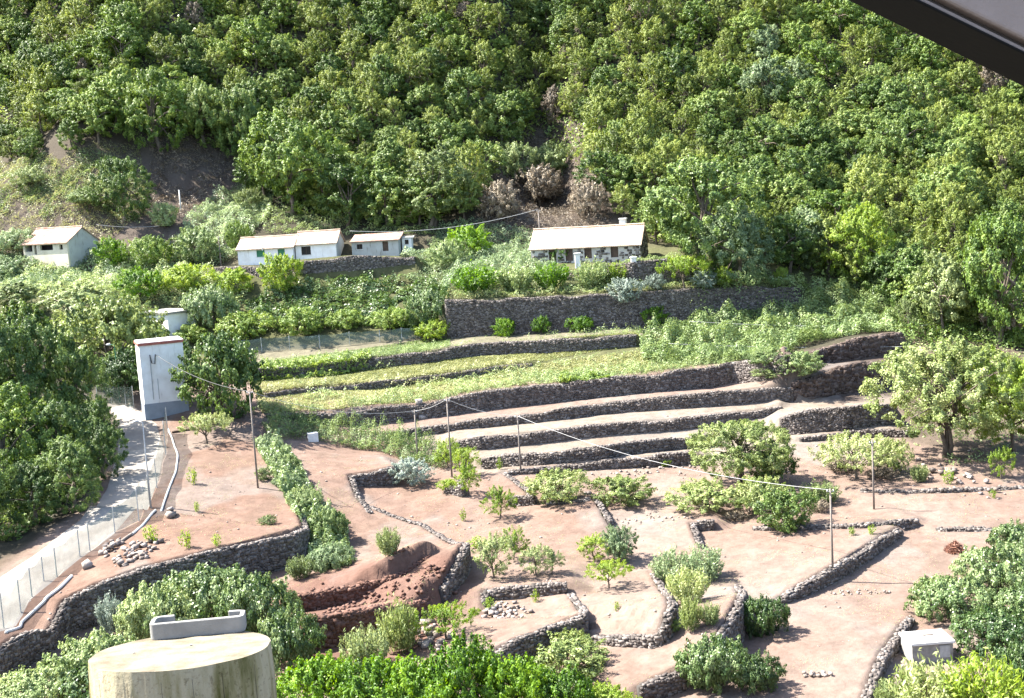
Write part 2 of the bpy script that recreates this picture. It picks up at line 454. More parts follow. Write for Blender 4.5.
# ---------------------------------------------------------------- the ground as one sheet
def axis(fine0, fine1, step, lo, hi, grow=1.12):
    a = list(np.arange(fine0, fine1 + 1e-6, step))
    s = step; v = a[-1]
    while v < hi:
        s = min(s * grow, 6.0); v += s; a.append(v)
    s = step; v = a[0]; b = []
    while v > lo:
        s = min(s * grow, 6.0); v -= s; b.append(v)
    return np.array(b[::-1] + a)
gx = axis(-62, 62, 0.30, -330, 330)
gy = axis(72, 172, 0.30, -58, 455)
GX, GY = np.meshgrid(gx, gy)
GZ = height(GX, GY)
ROAD_L = [(-75, 632), (-40, 604), (0, 576), (45, 546), (80, 519), (106, 488), (116, 455), (117, 425), (108, 408), (98, 402)]
ROAD_R = [(-75, 690), (-30, 657), (4, 631), (32, 600), (57, 579), (90, 553), (115, 535), (150, 509), (160, 480), (166, 450), (158, 424), (134, 406)]
_rp = [tuple(ground(*p)[:2]) for p in ROAD_L + ROAD_R[::-1]]
on_road = in_poly(GX.ravel(), GY.ravel(), _rp).reshape(GX.shape)
rough = sstep((GY - 64) / 10) * np.where(on_road, 0.0, 1.0)
GZ = GZ + rough * 0.12 * (fbm(GX / 1.1, GY / 1.1, 21, 3) - 0.5)

# where the soil is what: colours of the earth, some zones darkened for shade
PXg, PYg, _ = project(np.stack([GX.ravel(), GY.ravel(), GZ.ravel()], 1))
_wx = 9 * (fbm(GX / 3.0, GY / 3.0, 71, 3).ravel() - 0.5) * 2; _wy = 6 * (fbm(GX / 3.0, GY / 3.0, 72, 3).ravel() - 0.5) * 2
PXg = PXg + _wx; PYg = PYg + _wy
def zone(poly):
    return in_poly(PXg, PYg, poly).reshape(GX.shape) & (GY > 60)
def soft(mask, n=2):
    n = n * 3
    m = mask.astype(float)
    for _ in range(n):
        m = (m + np.roll(m, 1, 0) + np.roll(m, -1, 0) + np.roll(m, 1, 1) + np.roll(m, -1, 1)) / 5
    return m[..., None]
def c3(r, g, b): return np.array((r, g, b))
n1 = fbm(GX / 7.0, GY / 9.0, 31, 4)[..., None]
n2 = fbm(GX / 1.6, GY / 1.6, 41, 3)[..., None]
soil = c3(.31, .205, .16) * (1 - n1) + c3(.41, .325, .275) * n1                    # pinkish dry earth
soil = np.broadcast_to(soil, GX.shape + (3,)).copy()
def paint(mask, c, n=2, amount=1.0):
    global soil
    m = soft(mask, n) * amount
    soil = soil * (1 - m) + np.asarray(c) * m
red = c3(.27, .165, .12) * (1 - n2) + c3(.37, .25, .195) * n2
redder = c3(.21, .115, .085) * (1 - n2) + c3(.31, .19, .15) * n2
dry = c3(.36, .31, .25) * (1 - n2) + c3(.44, .38, .31) * n2
green = c3(.10, .115, .04) * (1 - n2) + c3(.22, .22, .11) * n2
litter = c3(.065, .06, .04) * (1 - n2) + c3(.11, .10, .065) * n2  # dark forest litter, reused to paint shade on two banks
slope_brown = c3(.13, .10, .08) * (1 - n2) + c3(.25, .20, .165) * n2  # brown slope earth, darkened to hold the shade of trees
paint(zone([(100, 410), (262, 425), (320, 540), (300, 570), (60, 640), (0, 690), (-40, 640), (100, 540), (185, 440)]), red)
paint(zone([(300, 445), (400, 440), (460, 500), (475, 575), (430, 660), (280, 660), (290, 590), (330, 540)]), red, 3, 0.75)
paint(zone([(262, 590), (350, 562), (445, 552), (475, 580), (430, 665), (280, 665)]), redder, 3)
paint(zone([(480, 480), (600, 500), (600, 560), (480, 560)]), red, 6, 0.5)
paint(zone([(700, 505), (780, 490), (930, 520), (930, 560), (700, 540)]), red, 6, 0.35)
paint(zone([(360, 436), (790, 385), (900, 395), (900, 440), (700, 466), (480, 472)]), dry, 3, 0.75)
paint((GY > 148) & (GY <= 200), green, 4)
paint(zone([(800, 335), (900, 325), (1040, 300), (1040, 350), (880, 356), (800, 360)]), litter, 4)  # shadow on the bank under the trees, painted into the soil
paint(zone([(200, 350), (450, 330), (780, 306), (780, 318), (640, 340), (450, 350), (430, 362), (240, 372)]), dry, 3, 0.5)
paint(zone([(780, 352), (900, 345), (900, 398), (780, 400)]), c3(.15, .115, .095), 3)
paint(zone([(880, 330), (1040, 330), (1040, 458), (960, 462), (905, 440)]), c3(.20, .155, .12), 4)
paint(GY > 196, litter, 3)
paint(zone([(-20, 150), (140, 150), (150, 120), (250, 130), (265, 190), (170, 260), (-20, 270)]), slope_brown, 3)
paint(zone([(478, 150), (540, 120), (610, 150), (620, 235), (480, 235)]), slope_brown, 3)
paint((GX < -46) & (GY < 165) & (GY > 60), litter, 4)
paint(zone([(-90, 420), (40, 400), (108, 408), (110, 440), (108, 470), (78, 512), (0, 570), (-40, 600), (-90, 630)]), litter, 3)  # shade of bank and trees painted into the soil beside the track
paint(GY < 66, litter * 1.3, 3)
grey = fbm(GX / 6.0 + 40, GY / 9.0, 57, 4)[..., None]
ash = sstep((grey - 0.56) / 0.10) * (GY < 148)[..., None] * 0.55
soil = soil * (1 - ash) + c3(.34, .30, .27) * ash
gr2 = sstep((fbm(GX / 5.0 + 11, GY / 5.0, 58, 4)[..., None] - 0.60) / 0.08) * (GY < 150)[..., None] * 0.4
soil = soil * (1 - gr2) + c3(.29, .20, .15) * gr2
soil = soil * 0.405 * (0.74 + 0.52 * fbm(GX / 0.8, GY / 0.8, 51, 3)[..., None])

ny, nx = GX.shape
idx = np.arange(ny * nx).reshape(ny, nx)
Q = np.stack([idx[:-1, :-1].ravel(), idx[:-1, 1:].ravel(), idx[1:, 1:].ravel(), idx[1:, :-1].ravel()], 1)
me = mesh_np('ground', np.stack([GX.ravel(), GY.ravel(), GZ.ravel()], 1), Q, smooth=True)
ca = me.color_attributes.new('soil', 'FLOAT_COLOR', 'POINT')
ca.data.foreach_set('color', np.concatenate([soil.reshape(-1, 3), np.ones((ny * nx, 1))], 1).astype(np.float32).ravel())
m, nt, b = new_mat('earth')
at = nt.nodes.new('ShaderNodeAttribute'); at.attribute_name = 'soil'
nf = noise_node(nt, 2.2, 8, 0.7)
mul = nt.nodes.new('ShaderNodeMix'); mul.data_type = 'RGBA'; mul.blend_type = 'MULTIPLY'; mul.inputs[0].default_value = 1.0
nt.links.new(at.outputs['Color'], mul.inputs[6])
nt.links.new(ramp(nt, nf, [(0.25, (0.70, 0.68, 0.66)), (0.5, (1.0, 0.99, 0.98)), (0.75, (1.18, 1.19, 1.2))]), mul.inputs[7])
nt.links.new(mul.outputs[2], b.inputs['Base Color'])
b.inputs['Roughness'].default_value = 0.95; b.inputs['Specular IOR Level'].default_value = 0.15
bump(nt, b, noise_node(nt, 3.5, 8, 0.7), 0.6, 0.12)
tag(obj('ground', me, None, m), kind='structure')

# ---------------------------------------------------------------- dry stone walls
BOXF = np.array([(0, 2, 3, 1), (4, 5, 7, 6), (0, 1, 5, 4), (2, 6, 7, 3), (0, 4, 6, 2), (1, 3, 7, 5)])
SGN = np.array([(sx, sy, sz) for sz in (-1, 1) for sy in (-1, 1) for sx in (-1, 1)], float)
def boxes_mesh(name, C, AX, AY, AZ, jit=0.16, tint=None):
    n = len(C)
    V = C[:, None, :] + SGN[None, :, 0:1] * AX[:, None, :] + SGN[None, :, 1:2] * AY[:, None, :] + SGN[None, :, 2:3] * AZ[:, None, :]
    sz = np.linalg.norm(AX, axis=1)[:, None, None]
    V = V + rng.normal(0, jit, V.shape) * sz
    Fc = (BOXF[None] + (np.arange(n) * 8)[:, None, None]).reshape(-1, 4)
    t = np.repeat(rng.random(n) if tint is None else tint, 6)
    return mesh_np(name, V.reshape(-1, 3), Fc, t)

def build_wall(w, name='stone_wall', cat='wall', stone=0.2, mat='stone', cap=True):
    P = w.pts
    seg = np.hypot(*(P[1:] - P[:-1]).T); S = np.concatenate([[0], np.cumsum(seg)])
    L = S[-1]
    n = max(3, int(L / 0.3))
    s = np.linspace(0, L, n)
    # rounded corners: resample and smooth the run a little
    X = np.interp(s, S, P[:, 0]); Y = np.interp(s, S, P[:, 1]); TZ = np.interp(s, S, w.top)
    HH = np.interp(s, S, w.h)
    TX = np.gradient(X); TY = np.gradient(Y); tl = np.hypot(TX, TY) + 1e-9
    TX /= tl; TY /= tl
    NX, NY = TY, -TX                    # outward, away from the raised side
    BZ = height(X + NX * 0.25, Y + NY * 0.25)
    TZ = np.maximum(TZ, BZ + 0.22)
    dip = np.clip((noise2(s / 3.4 + len(w.label), s * 0 + 5.1, 79) - 0.62) / 0.3, 0, 1)
    TZ = TZ + 0.03 + 0.13 * (noise2(s / 0.9, s * 0 + 3.3, 77) - 0.5) + 0.12 * (noise2(s / 4.1 + len(w.label), s * 0 + 1.3, 78) - 0.5) - np.minimum(0.3, 0.2 * HH) * dip
    root = thing(name, w.label, cat, (float(X[n // 2]), float(Y[n // 2]), float(BZ[n // 2])))
    o3 = np.array(root.location)
    rows = [np.stack([X + NX * 0.02, Y + NY * 0.02, BZ - 0.5], 1), np.stack([X - NX * 0.02, Y - NY * 0.02, TZ - 0.08], 1),
            np.stack([X - NX * 0.36, Y - NY * 0.36, TZ - 0.08], 1), np.stack([X - NX * 0.4, Y - NY * 0.4, BZ - 0.5], 1)]
    V = np.stack(rows, 1).reshape(-1, 3) - o3
    Fc = []
    for i in range(n - 1):
        for k in range(3):
            Fc.append((i * 4 + k, (i + 1) * 4 + k, (i + 1) * 4 + k + 1, i * 4 + k + 1))
    Fc.append((0, 1, 2, 3)); Fc.append(((n - 1) * 4 + 3, (n - 1) * 4 + 2, (n - 1) * 4 + 1, (n - 1) * 4))
    obj('wall_fill', mesh_np('wall_fill', V, Fc), root, M['wall_core' if mat == 'stone' else ('red_fill' if mat == 'red_earth' else 'rock_earth')])
    C = []; AX = []; AY = []; AZ = []
    def put(si, zc, out, a, b_, c, tilt):
        x = np.interp(si, s, X); y = np.interp(si, s, Y)
        tx = np.interp(si, s, TX); ty = np.interp(si, s, TY); l = math.hypot(tx, ty) + 1e-9; tx /= l; ty /= l
        nx_, ny_ = ty, -tx
        C.append((x + nx_ * out, y + ny_ * out, zc))
        ct, st = math.cos(tilt), math.sin(tilt)
        AX.append((tx * a * ct, ty * a * ct, a * st)); AY.append((-nx_ * b_, -ny_ * b_, 0)); AZ.append((-tx * c * st, -ty * c * st, c * ct))
    hmax = float((TZ - BZ).max())
    z = 0.0
    R = random.random
    while z < hmax + 0.1:
        ch = stone * (0.45 + 0.75 * R())
        si = R() * stone
        while si < L:
            a = stone * (0.28 + 0.8 * R() ** 1.5)
            bz = np.interp(si, s, BZ); tz = np.interp(si, s, TZ)
            zc = bz - 0.1 + z + ch * 0.5 + (R() - 0.5) * 0.08
            if zc + ch * 0.3 < tz - 0.03:
                put(si + a, zc, 0.02 + 0.06 * R(), a * 1.02, stone * 0.5, ch * (0.5 + 0.12 * R()), (R() - 0.5) * 0.35)
            si += 2 * a
        z += ch * 0.94
    if cap:
        for q, inset in ((0, -0.10), (1, -0.30)):
            si = R() * 0.3
            while si < L:
                a = stone * (0.3 + 0.75 * R())
                tz = np.interp(si, s, TZ)
                if R() > (0.12 if hmax > 0.5 else 0.3):
                    put(si + a, tz - 0.10 + 0.06 * R(), inset + 0.16 * (R() - .5), a, stone * 0.55, stone * (0.25 + 0.22 * R()), (R() - 0.5) * 0.4)
                si += 2 * a
    AX = np.array(AX); AZ = np.array(AZ)
    if mat != 'stone':
        AX = AX * 1.25; AZ = AZ * 1.3
    st = obj('stones' if mat == 'stone' else 'clods', boxes_mesh('stones', np.array(C) - o3, np.array(AX), np.array(AY), np.array(AZ), 0.14 if mat == 'stone' else 0.2), root, M[mat])
    st['kind'] = 'stuff'
    return root

for w in WALLS:
    if w.kind == 'stone':
        build_wall(w)
    elif w.kind == 'earth':
        build_wall(w, 'earth_bank', 'bank', 0.20, 'red_earth', True)
    elif w.kind == 'rock_earth':
        build_wall(w, 'rocky_bank', 'bank', 0.28, 'rock_earth')

# ---------------------------------------------------------------- foliage
def unit(v): return v / (np.linalg.norm(v, axis=-1, keepdims=True) + 1e-9)

def leaf_quads(Cn, Nn, size, aspect, r, up=None):
    """one diamond-shaped leaf per centre, folded slightly along its rib"""
    n = len(Cn)
    Nn = unit(Nn)
    t = r.normal(0, 1, (n, 3)) if up is None else up + r.normal(0, 0.35, (n, 3))
    t = unit(t - Nn * (t * Nn).sum(1, keepdims=True))
    s = np.cross(Nn, t)
    a = (size * (0.7 + 0.6 * r.random(n)))[:, None]
    b = a * aspect
    V = np.stack([Cn - t * a, Cn + s * b + Nn * a * 0.15, Cn + t * a, Cn - s * b + Nn * a * 0.15], 1).reshape(-1, 3)
    Q = np.arange(n * 4).reshape(n, 4)
    return V, Q

def crown_mesh(name, seed, rx, h, z0, ncl, rc, nleaf, leaf, aspect=0.55, stretch=0.8, lobes=5, flat=0.0, top=0.9, upright=False, rise=0.55):
    r = np.random.default_rng(seed)
    ld = unit(r.normal(0, 1, (lobes, 3)) * (1, 1, 0.6)); la = 0.2 + 0.4 * r.random(lobes)
    d = unit(r.normal(0, 1, (ncl, 3)) + (0, 0, 0.25))
    k = 0.62 + (np.clip((d @ ld.T), 0, 1) ** 3 * la).sum(1)
    k = np.minimum(k, 1.2) * np.where(r.random(ncl) < 0.22, 0.35 + 0.35 * r.random(ncl), 0.9 + 0.1 * r.random(ncl))
    hz = (h - z0) / 2
    zc = z0 + hz
    dz = d[:, 2] * k
    dz = np.where(dz > 0, dz * (1 - flat), dz * (1 - 0.3 * flat))
    rr = rx * (1 - 0.28 * np.clip(dz, 0, 1) * (1 - flat))
    C = np.stack([d[:, 0] * k * rr, d[:, 1] * k * rr, zc + dz * hz * top], 1)
    rcs = rc * (0.45 + 0.95 * r.random(ncl))
    ct = r.random(ncl)
    ci = np.repeat(np.arange(ncl), nleaf)
    n = len(ci)
    # each clump is a ragged tuft drawn out along its own shoot, not a ball
    axis_ = unit(d + 0.55 * r.normal(0, 1, (ncl, 3)) + (0, 0, rise))
    ld2 = unit(r.normal(0, 1, (n, 3)) + 0.3 * d[ci] + (0, 0, 0.4))
    tt_ = r.random(n) * 1.9 - 0.75
    wd = np.clip(1.0 - 0.42 * (tt_ + 0.75), 0.2, 1.0)
    P = C[ci] + ld2 * (rcs[ci] * (0.25 + 0.75 * r.random(n)) * wd)[:, None] + axis_[ci] * (tt_ * rcs[ci] * stretch)[:, None]
    P[:, 2] = np.maximum(P[:, 2], 0.02 + 0.1 * r.random(n) * z0)
    N = 1.0 * ld2 + 0.5 * d[ci] + 0.42 * r.normal(0, 1, (n, 3)) + (0, 0, 0.3)
    V, Q = leaf_quads(P, N, leaf, aspect, r, np.array((0, 0, 1.0)) if upright else None)
    tint = np.clip(0.6 * ct[ci] + 0.45 * r.random(n) - 0.03, 0, 1)
    return mesh_np(name, V, Q, tint), C

def trunk_mesh(name, seed, C, h, z0, rad, nl=7, multi=1, lean=0.0):
    R = random.Random(seed)
    mb = MB()
    for q in range(multi):
        bx, by = (0, 0) if multi == 1 else (R.uniform(-.25, .25) * h * 0.15, R.uniform(-.25, .25) * h * 0.15)
        tx, ty = R.uniform(-.12, .12) * h + lean * h, R.uniform(-.12, .12) * h
        pts = []; rd = []
        ztop = z0 + (h - z0) * 0.55
        for i in range(6):
            t = i / 5
            pts.append((bx + tx * t ** 1.4 + R.uniform(-.02, .02) * h, by + ty * t ** 1.4 + R.uniform(-.02, .02) * h, -0.35 + (ztop + 0.35) * t))
            rd.append(rad * (1 - 0.75 * t) * (1.25 if i == 0 else 1))
        mb.tube(pts, rd, 7)
        idx = sorted(range(len(C)), key=lambda i: R.random())[:nl]
        for i in idx:
            st = R.uniform(0.35, 0.95); k = min(4, int(st * 5)); f = st * 5 - k
            s0 = np.array(pts[k]) * (1 - f) + np.array(pts[k + 1]) * f
            e = np.array(C[i])
            mid = (s0 + e) / 2 + np.array((R.uniform(-.04, .04) * h, R.uniform(-.04, .04) * h, 0.04 * h))
            mb.tube([s0, mid, e], [rad * 0.42, rad * 0.28, rad * 0.10], 5, False)
    return mb.mesh(name, True)

def shoot_mesh(name, seed, rx, h, ns, nleaf, leaf, aspect=0.3):
    """bush of upright shoots clothed in narrow leaves"""
    r = np.random.default_rng(seed)
    an = r.random(ns) * 2 * math.pi; q = np.sqrt(r.random(ns))
    bx = np.cos(an) * q * rx * 0.45; by = np.sin(an) * q * rx * 0.45
    tip = np.stack([np.cos(an) * q * rx, np.sin(an) * q * rx, h * (1 - 0.35 * q ** 2) * (0.65 + 0.4 * r.random(ns))], 1)
    ci = np.repeat(np.arange(ns), nleaf); n = len(ci)
    t = 0.12 + 0.88 * r.random(n) ** 0.8
    base = np.stack([bx, by, bx * 0], 1)
    P = base[ci] * (1 - t[:, None]) + tip[ci] * t[:, None]
    P[:, 0] += (tip[ci, 0] - bx[ci]) * 0.2 * np.sin(t * 3)
    off = unit(r.normal(0, 1, (n, 3)))
    P = P + off * leaf * 1.1
    P[:, 2] = np.maximum(P[:, 2], 0.03)
    axis_ = unit(tip - base)[ci] + off * 0.7
    V, Q = leaf_quads(P, off + r.normal(0, .4, (n, 3)) + (0, 0, .3), leaf, aspect, r, axis_)
    return mesh_np(name, V, Q, np.clip(0.45 * r.random(ns)[ci] + 0.55 * r.random(n), 0, 1)), tip

class Proto: pass
PROTO = {}
def proto(key, rx, h, crown, trunk):
    p = Proto(); p.rx, p.h, p.crown, p.trunk = rx, h, crown, trunk
    PROTO.setdefault(key, []).append(p)

for i in range(4):
    c, C = crown_mesh('laurel_crown', 100 + i, 3.0, 8.0, 0.3, 150, 0.64, 122, 0.115, 0.58, 0.8, 9)
    proto('laurel', 3.3, 8.4, c, trunk_mesh('laurel_trunk', i, C, 8, 1.2, 0.22, 8))
for i in range(4):
    c, C = crown_mesh('heath_crown', 200 + i, 2.3, 7.5, 0.3, 150, 0.48, 104, 0.10, 0.5, 1.0, 9)
    proto('heath', 2.6, 8.0, c, trunk_mesh('heath_trunk', 10 + i, C, 7.5, 0.8, 0.17, 9, 2))
for i in range(3):
    c, C = crown_mesh('broad_crown', 300 + i, 4.6, 9.5, 0.3, 280, 0.74, 150, 0.105, 0.6, 0.8, 12)
    proto('broad', 5.1, 10.0, c, trunk_mesh('broad_trunk', 20 + i, C, 9.5, 1.0, 0.32, 14))
for i in range(3):
    c, C = crown_mesh('airy_crown', 340 + i, 4.2, 8.0, 0.9, 330, 0.62, 170, 0.078, 0.54, 0.8, 12, 0.1)
    proto('airy', 4.6, 8.3, c, trunk_mesh('airy_trunk', 30 + i, C, 8.0, 1.6, 0.17, 16, 3))
for i in range(4):
    c, C = crown_mesh('fruit_crown', 400 + i, 1.4, 2.7, 0.35, 100, 0.28, 90, 0.052, 0.45, 1.0, 9, 0.1)
    proto('fruit', 1.65, 2.85, c, trunk_mesh('fruit_trunk', 40 + i, C, 2.7, 0.75, 0.085, 14))
for i in range(2):
    c, C = crown_mesh('spreading_crown', 430 + i, 2.6, 2.9, 0.9, 140, 0.36, 95, 0.062, 0.48, 0.9, 9, 0.2)
    proto('spread', 2.9, 3.0, c, trunk_mesh('spreading_trunk', 50 + i, C, 2.9, 1.2, 0.13, 18, 1, 0.06))
for i in range(3):
    c, C = crown_mesh('bush_foliage', 500 + i, 1.15, 1.7, 0.05, 130, 0.28, 100, 0.046, 0.5, 1.0, 9)
    proto('bush', 1.3, 1.8, c, trunk_mesh('bush_stem', 60 + i, C, 1.7, 0.1, 0.05, 10, 2))
for i in range(3):
    c, C = crown_mesh('vine_foliage', 600 + i, 1.75, 1.5, 0.05, 180, 0.36, 120, 0.05, 0.64, 0.8, 14, 0.15, rise=0.0)
    proto('vine', 2.1, 1.6, c, trunk_mesh('vine_stem', 70 + i, C, 1.5, 0.1, 0.06, 12, 3))
for i in range(3):
    c, C = shoot_mesh('shoot_foliage', 700 + i, 1.1, 1.5, 90, 34, 0.085)
    proto('shoots', 1.15, 1.5, c, trunk_mesh('shoot_stem', 80 + i, C, 1.2, 0.1, 0.03, 16, 2))
for i in range(2):
    c, C = crown_mesh('lush_foliage', 800 + i, 1.7, 2.4, 0.1, 240, 0.34, 84, 0.058, 0.58, 1.1, 11)
    proto('lush', 1.9, 2.6, c, trunk_mesh('lush_stem', 90 + i, C, 2.4, 0.2, 0.06, 14, 3))
for i in range(2):
    c, C = shoot_mesh('sprig_leaves', 900 + i, 0.3, 0.8, 9, 22, 0.06, 0.35)
    proto('sprig', 0.35, 0.8, c, trunk_mesh('sprig_stem', 95 + i, C, 0.7, 0.1, 0.015, 5))

_pi = [0]
def plant(name, kind, mat, pos, w, h, label, cat, group=None, rz=None, variant=None):
    """one tree or shrub: root with trunk and crown; w, h in metres"""
    L = PROTO[kind]
    _pi[0] += 1
    p = L[(_pi[0] if variant is None else variant) % len(L)]
    root = thing(name, label, cat, tuple(float(c) for c in pos), random.uniform(0, 6.283) if rz is None else rz, group)
    root.scale = (w / 2 / p.rx, w / 2 / p.rx, h / p.h)
    istree = cat == 'tree' or kind in ('laurel', 'heath', 'broad', 'airy', 'fruit', 'spread')
    obj('trunk' if istree else 'stems', p.trunk, root, M['bark'])
    obj('crown' if istree else 'foliage', p.crown, root, M[mat])
    return root

def plant_px(name, kind, mat, px, py, wpx, hpx, label, cat='shrub', group=None, sink=0.0, variant=None, near=0.0):
    g = ground(px, py)
    if near:
        g = g.copy()
    s = m_per_px(g)
    g[2] -= sink
    return plant(name, kind, mat, g, wpx * s, hpx * s, label, cat, group, None, variant)

# ---------------------------------------------------------------- ground cover that nobody could count
def cover(name, mat, poly, tall, dens, leaf, aspect, label, cat, seed, mound=2.2, upright=False, drape=0.0, noise_cut=0.0, blade=False):
    r = np.random.default_rng(seed)
    G = [ground(*p) for p in poly]
    xy = np.array([g[:2] for g in G])
    lo, hi = xy.min(0), xy.max(0)
    n = int((hi - lo).prod() * dens)
    x = lo[0] + r.random(n) * (hi[0] - lo[0]); y = lo[1] + r.random(n) * (hi[1] - lo[1])
    k = in_poly(x, y, [tuple(p) for p in xy]); x, y = x[k], y[k]
    if noise_cut > 0:
        k = fbm(x / 2.1, y / 2.1, seed, 3) > noise_cut; x, y = x[k], y[k]
    n = len(x)
    z = height(x, y)
    if drape > 0:
        z = np.maximum(z, np.maximum(height(x, y + drape) - 0.5 * r.random(n), height(x, y + drape * 0.5) - 1.2 * r.random(n) ** 2))
    mh = tall * (0.35 + 1.3 * fbm(x / mound, y / mound, seed + 3, 3)) * (0.25 + 1.0 * noise2(x / (mound * .35), y / (mound * .35), seed + 9)) * (0.25 + 1.5 * noise2(x / (mound * .7), y / (mound * .7), seed + 19))
    u = r.random(n) if not blade else r.random(n) * 0.25 + 0.1
    P = np.stack([x, y, z + mh * (1 - (1 - u) ** 2 * 0.9)], 1)
    N = r.normal(0, 0.45, (n, 3)) + (0, 0, 1.0 if not upright else 0.0)
    if not blade:
        e_ = 0.25
        mf = lambda a_, b_: (0.35 + 1.3 * fbm(a_ / mound, b_ / mound, seed + 3, 3)) * (0.25 + 1.0 * noise2(a_ / (mound * .35), b_ / (mound * .35), seed + 9)) * (0.25 + 1.5 * noise2(a_ / (mound * .7), b_ / (mound * .7), seed + 19)) * tall
        N = N - np.stack([(mf(x + e_, y) - mf(x - e_, y)) / (2 * e_), (mf(x, y + e_) - mf(x, y - e_)) / (2 * e_), 0 * x], 1)
    if blade:
        P[:, 2] = z + leaf * 0.6 * (0.5 + mh / tall * 0.5)
    V, Q = leaf_quads(P, N, leaf, aspect, r, np.array((0, 0, 1.0)) if upright or blade else None)
    tint = np.clip(0.55 * fbm(x / 1.5, y / 1.5, seed + 5, 2) + 0.5 * r.random(n) - 0.02, 0, 1)
    o = V.mean(0)
    ob = obj(name, mesh_np(name, V - o, Q, tint), None, M[mat])
    ob.location = tuple(float(c) for c in o)
    return tag(ob, label, cat, kind='stuff')

cover('bramble_cover', 'bramble', [(640, 352), (640, 338), (700, 316), (760, 304), (786, 286), (850, 285), (890, 293), (900, 318), (892, 332), (850, 336), (800, 348), (740, 362), (690, 365), (645, 366)], 1.9, 110, 0.14, 0.55,
      'pale green brambles tumbling down right of the tall retaining wall', 'brambles', 1, 3.0, drape=1.2)
cover('understorey_cover', 'laurel', [(-60, 150), (150, 135), (250, 150), (300, 215), (440, 226), (480, 180), (540, 128), (600, 180), (640, 240), (780, 262), (880, 296), (1080, 345), (1080, -60), (-60, -60)], 1.6, 7, 0.32, 0.6,
      'dark green undergrowth on the forest floor between the trees', 'undergrowth', 31, 3.0)
cover('wall_grass', 'bramble', [(262, 408), (330, 408), (400, 400), (480, 388), (560, 376), (640, 370), (740, 360), (740, 368), (640, 378), (560, 385), (480, 396), (400, 409), (330, 416), (262, 416)], 1.0, 95, 0.11, 0.35,
      'green grass tufts spilling over the long ivy hung wall', 'grass', 41, 1.1, drape=0.5, noise_cut=0.30)
cover('wall_grass', 'drygrass', [(262, 390), (354, 382), (418, 375), (500, 363), (530, 362), (530, 369), (470, 377), (354, 390), (262, 399)], 0.7, 90, 0.12, 0.3,
      'dry grass tufts spilling over the low overgrown wall', 'grass', 42, 1.1, drape=0.5, noise_cut=0.25)
cover('wall_grass', 'bramble', [(262, 366), (330, 360), (420, 350), (480, 343), (582, 337), (640, 334), (640, 341), (582, 344), (480, 350), (420, 358), (330, 368), (262, 374)], 0.9, 85, 0.11, 0.3,
      'grass tufts spilling over the grassy terrace wall', 'grass', 43, 1.1, drape=0.5, noise_cut=0.33)
cover('wall_grass', 'drygrass', [(447, 298), (540, 296), (640, 291), (720, 287), (790, 284), (790, 290), (720, 294), (640, 299), (540, 304), (447, 308)], 0.8, 80, 0.12, 0.35,
      'dry plants hanging over the rim of the tall retaining wall', 'plants', 44, 1.1, drape=0.6, noise_cut=0.30)
cover('brush_cover', 'dead', [(478, 232), (482, 160), (540, 126), (590, 150), (612, 220), (600, 232)], 1.1, 26, 0.2, 0.22,
      'brown dry brush on the bare cliff above the stone farmhouse', 'brush', 45, 1.6)
cover('brush_cover', 'bramble', [(250, 232), (258, 205), (300, 212), (350, 224), (440, 228), (440, 236), (350, 236), (290, 236)], 0.9, 50, 0.14, 0.4,
      'scrub under the trees behind the white farmhouse roof', 'scrub', 48, 1.8, noise_cut=0.35)
cover('brush_cover', 'dead', [(150, 222), (150, 136), (245, 136), (252, 185), (200, 215)], 0.9, 26, 0.2, 0.25,
      'brown dry brush on the shaded bare slope', 'brush', 46, 1.8, noise_cut=0.38)
cover('brush_cover', 'drygrass', [(-30, 262), (-30, 160), (60, 160), (140, 150), (150, 215), (110, 240), (100, 262), (40, 268)], 0.9, 40, 0.16, 0.25,
      'dry grass and scrub on the slope round the cream farmhouse', 'scrub', 47, 1.8, noise_cut=0.28)
cover('grass_cover', 'drygrass', [(255, 392), (340, 386), (420, 378), (520, 366), (640, 352), (690, 366), (640, 372), (520, 383), (420, 402), (340, 410), (262, 414)], 0.42, 85, 0.16, 0.22,
      'tall dry grass on the lower overgrown terrace', 'grass', 2, 1.6, blade=True)
cover('grass_cover', 'drygrass', [(250, 372), (340, 362), (440, 350), (560, 339), (640, 336), (700, 322), (640, 345), (500, 368), (420, 378), (330, 388), (255, 396)], 0.4, 80, 0.15, 0.22,
      'tall dry grass on the middle overgrown terrace', 'grass', 3, 1.6, blade=True)
cover('grass_cover', 'bramble', [(240, 365), (300, 357), (420, 340), (450, 338), (450, 346), (420, 356), (350, 364), (250, 376)], 0.45, 90, 0.13, 0.3,
      'bright green weeds below the wire netting strip', 'weeds', 4, 1.4, blade=True)
cover('weed_cover', 'bramble', [(255, 388), (350, 382), (440, 372), (560, 362), (640, 352), (640, 372), (560, 384), (440, 396), (330, 408), (258, 412)], 0.7, 60, 0.11, 0.5,
      'patchy green weeds among the terrace grass', 'weeds', 5, 1.5, noise_cut=0.52)
cover('ivy_cover', 'broad', [(560, 398), (560, 376), (600, 374), (615, 377), (612, 396), (590, 399)], 0.5, 220, 0.12, 0.7,
      'dark green ivy hanging on the long terrace wall', 'ivy', 6, 1.0, drape=0.8)
cover('ivy_cover', 'broad', [(262, 382), (262, 366), (330, 360), (372, 356), (372, 369), (330, 377)], 0.55, 170, 0.12, 0.7,
      'green ivy covering the left end of the grassy terrace wall', 'ivy', 7, 1.0, drape=0.9)
cover('creeper_cover', 'pale', [(172, 262), (185, 225), (215, 195), (250, 180), (275, 190), (270, 215), (245, 245), (235, 262), (205, 268)], 1.3, 80, 0.14, 0.55,
      'pale green creepers smothering the slope left of the white farmhouse', 'creeper', 8, 3.2)
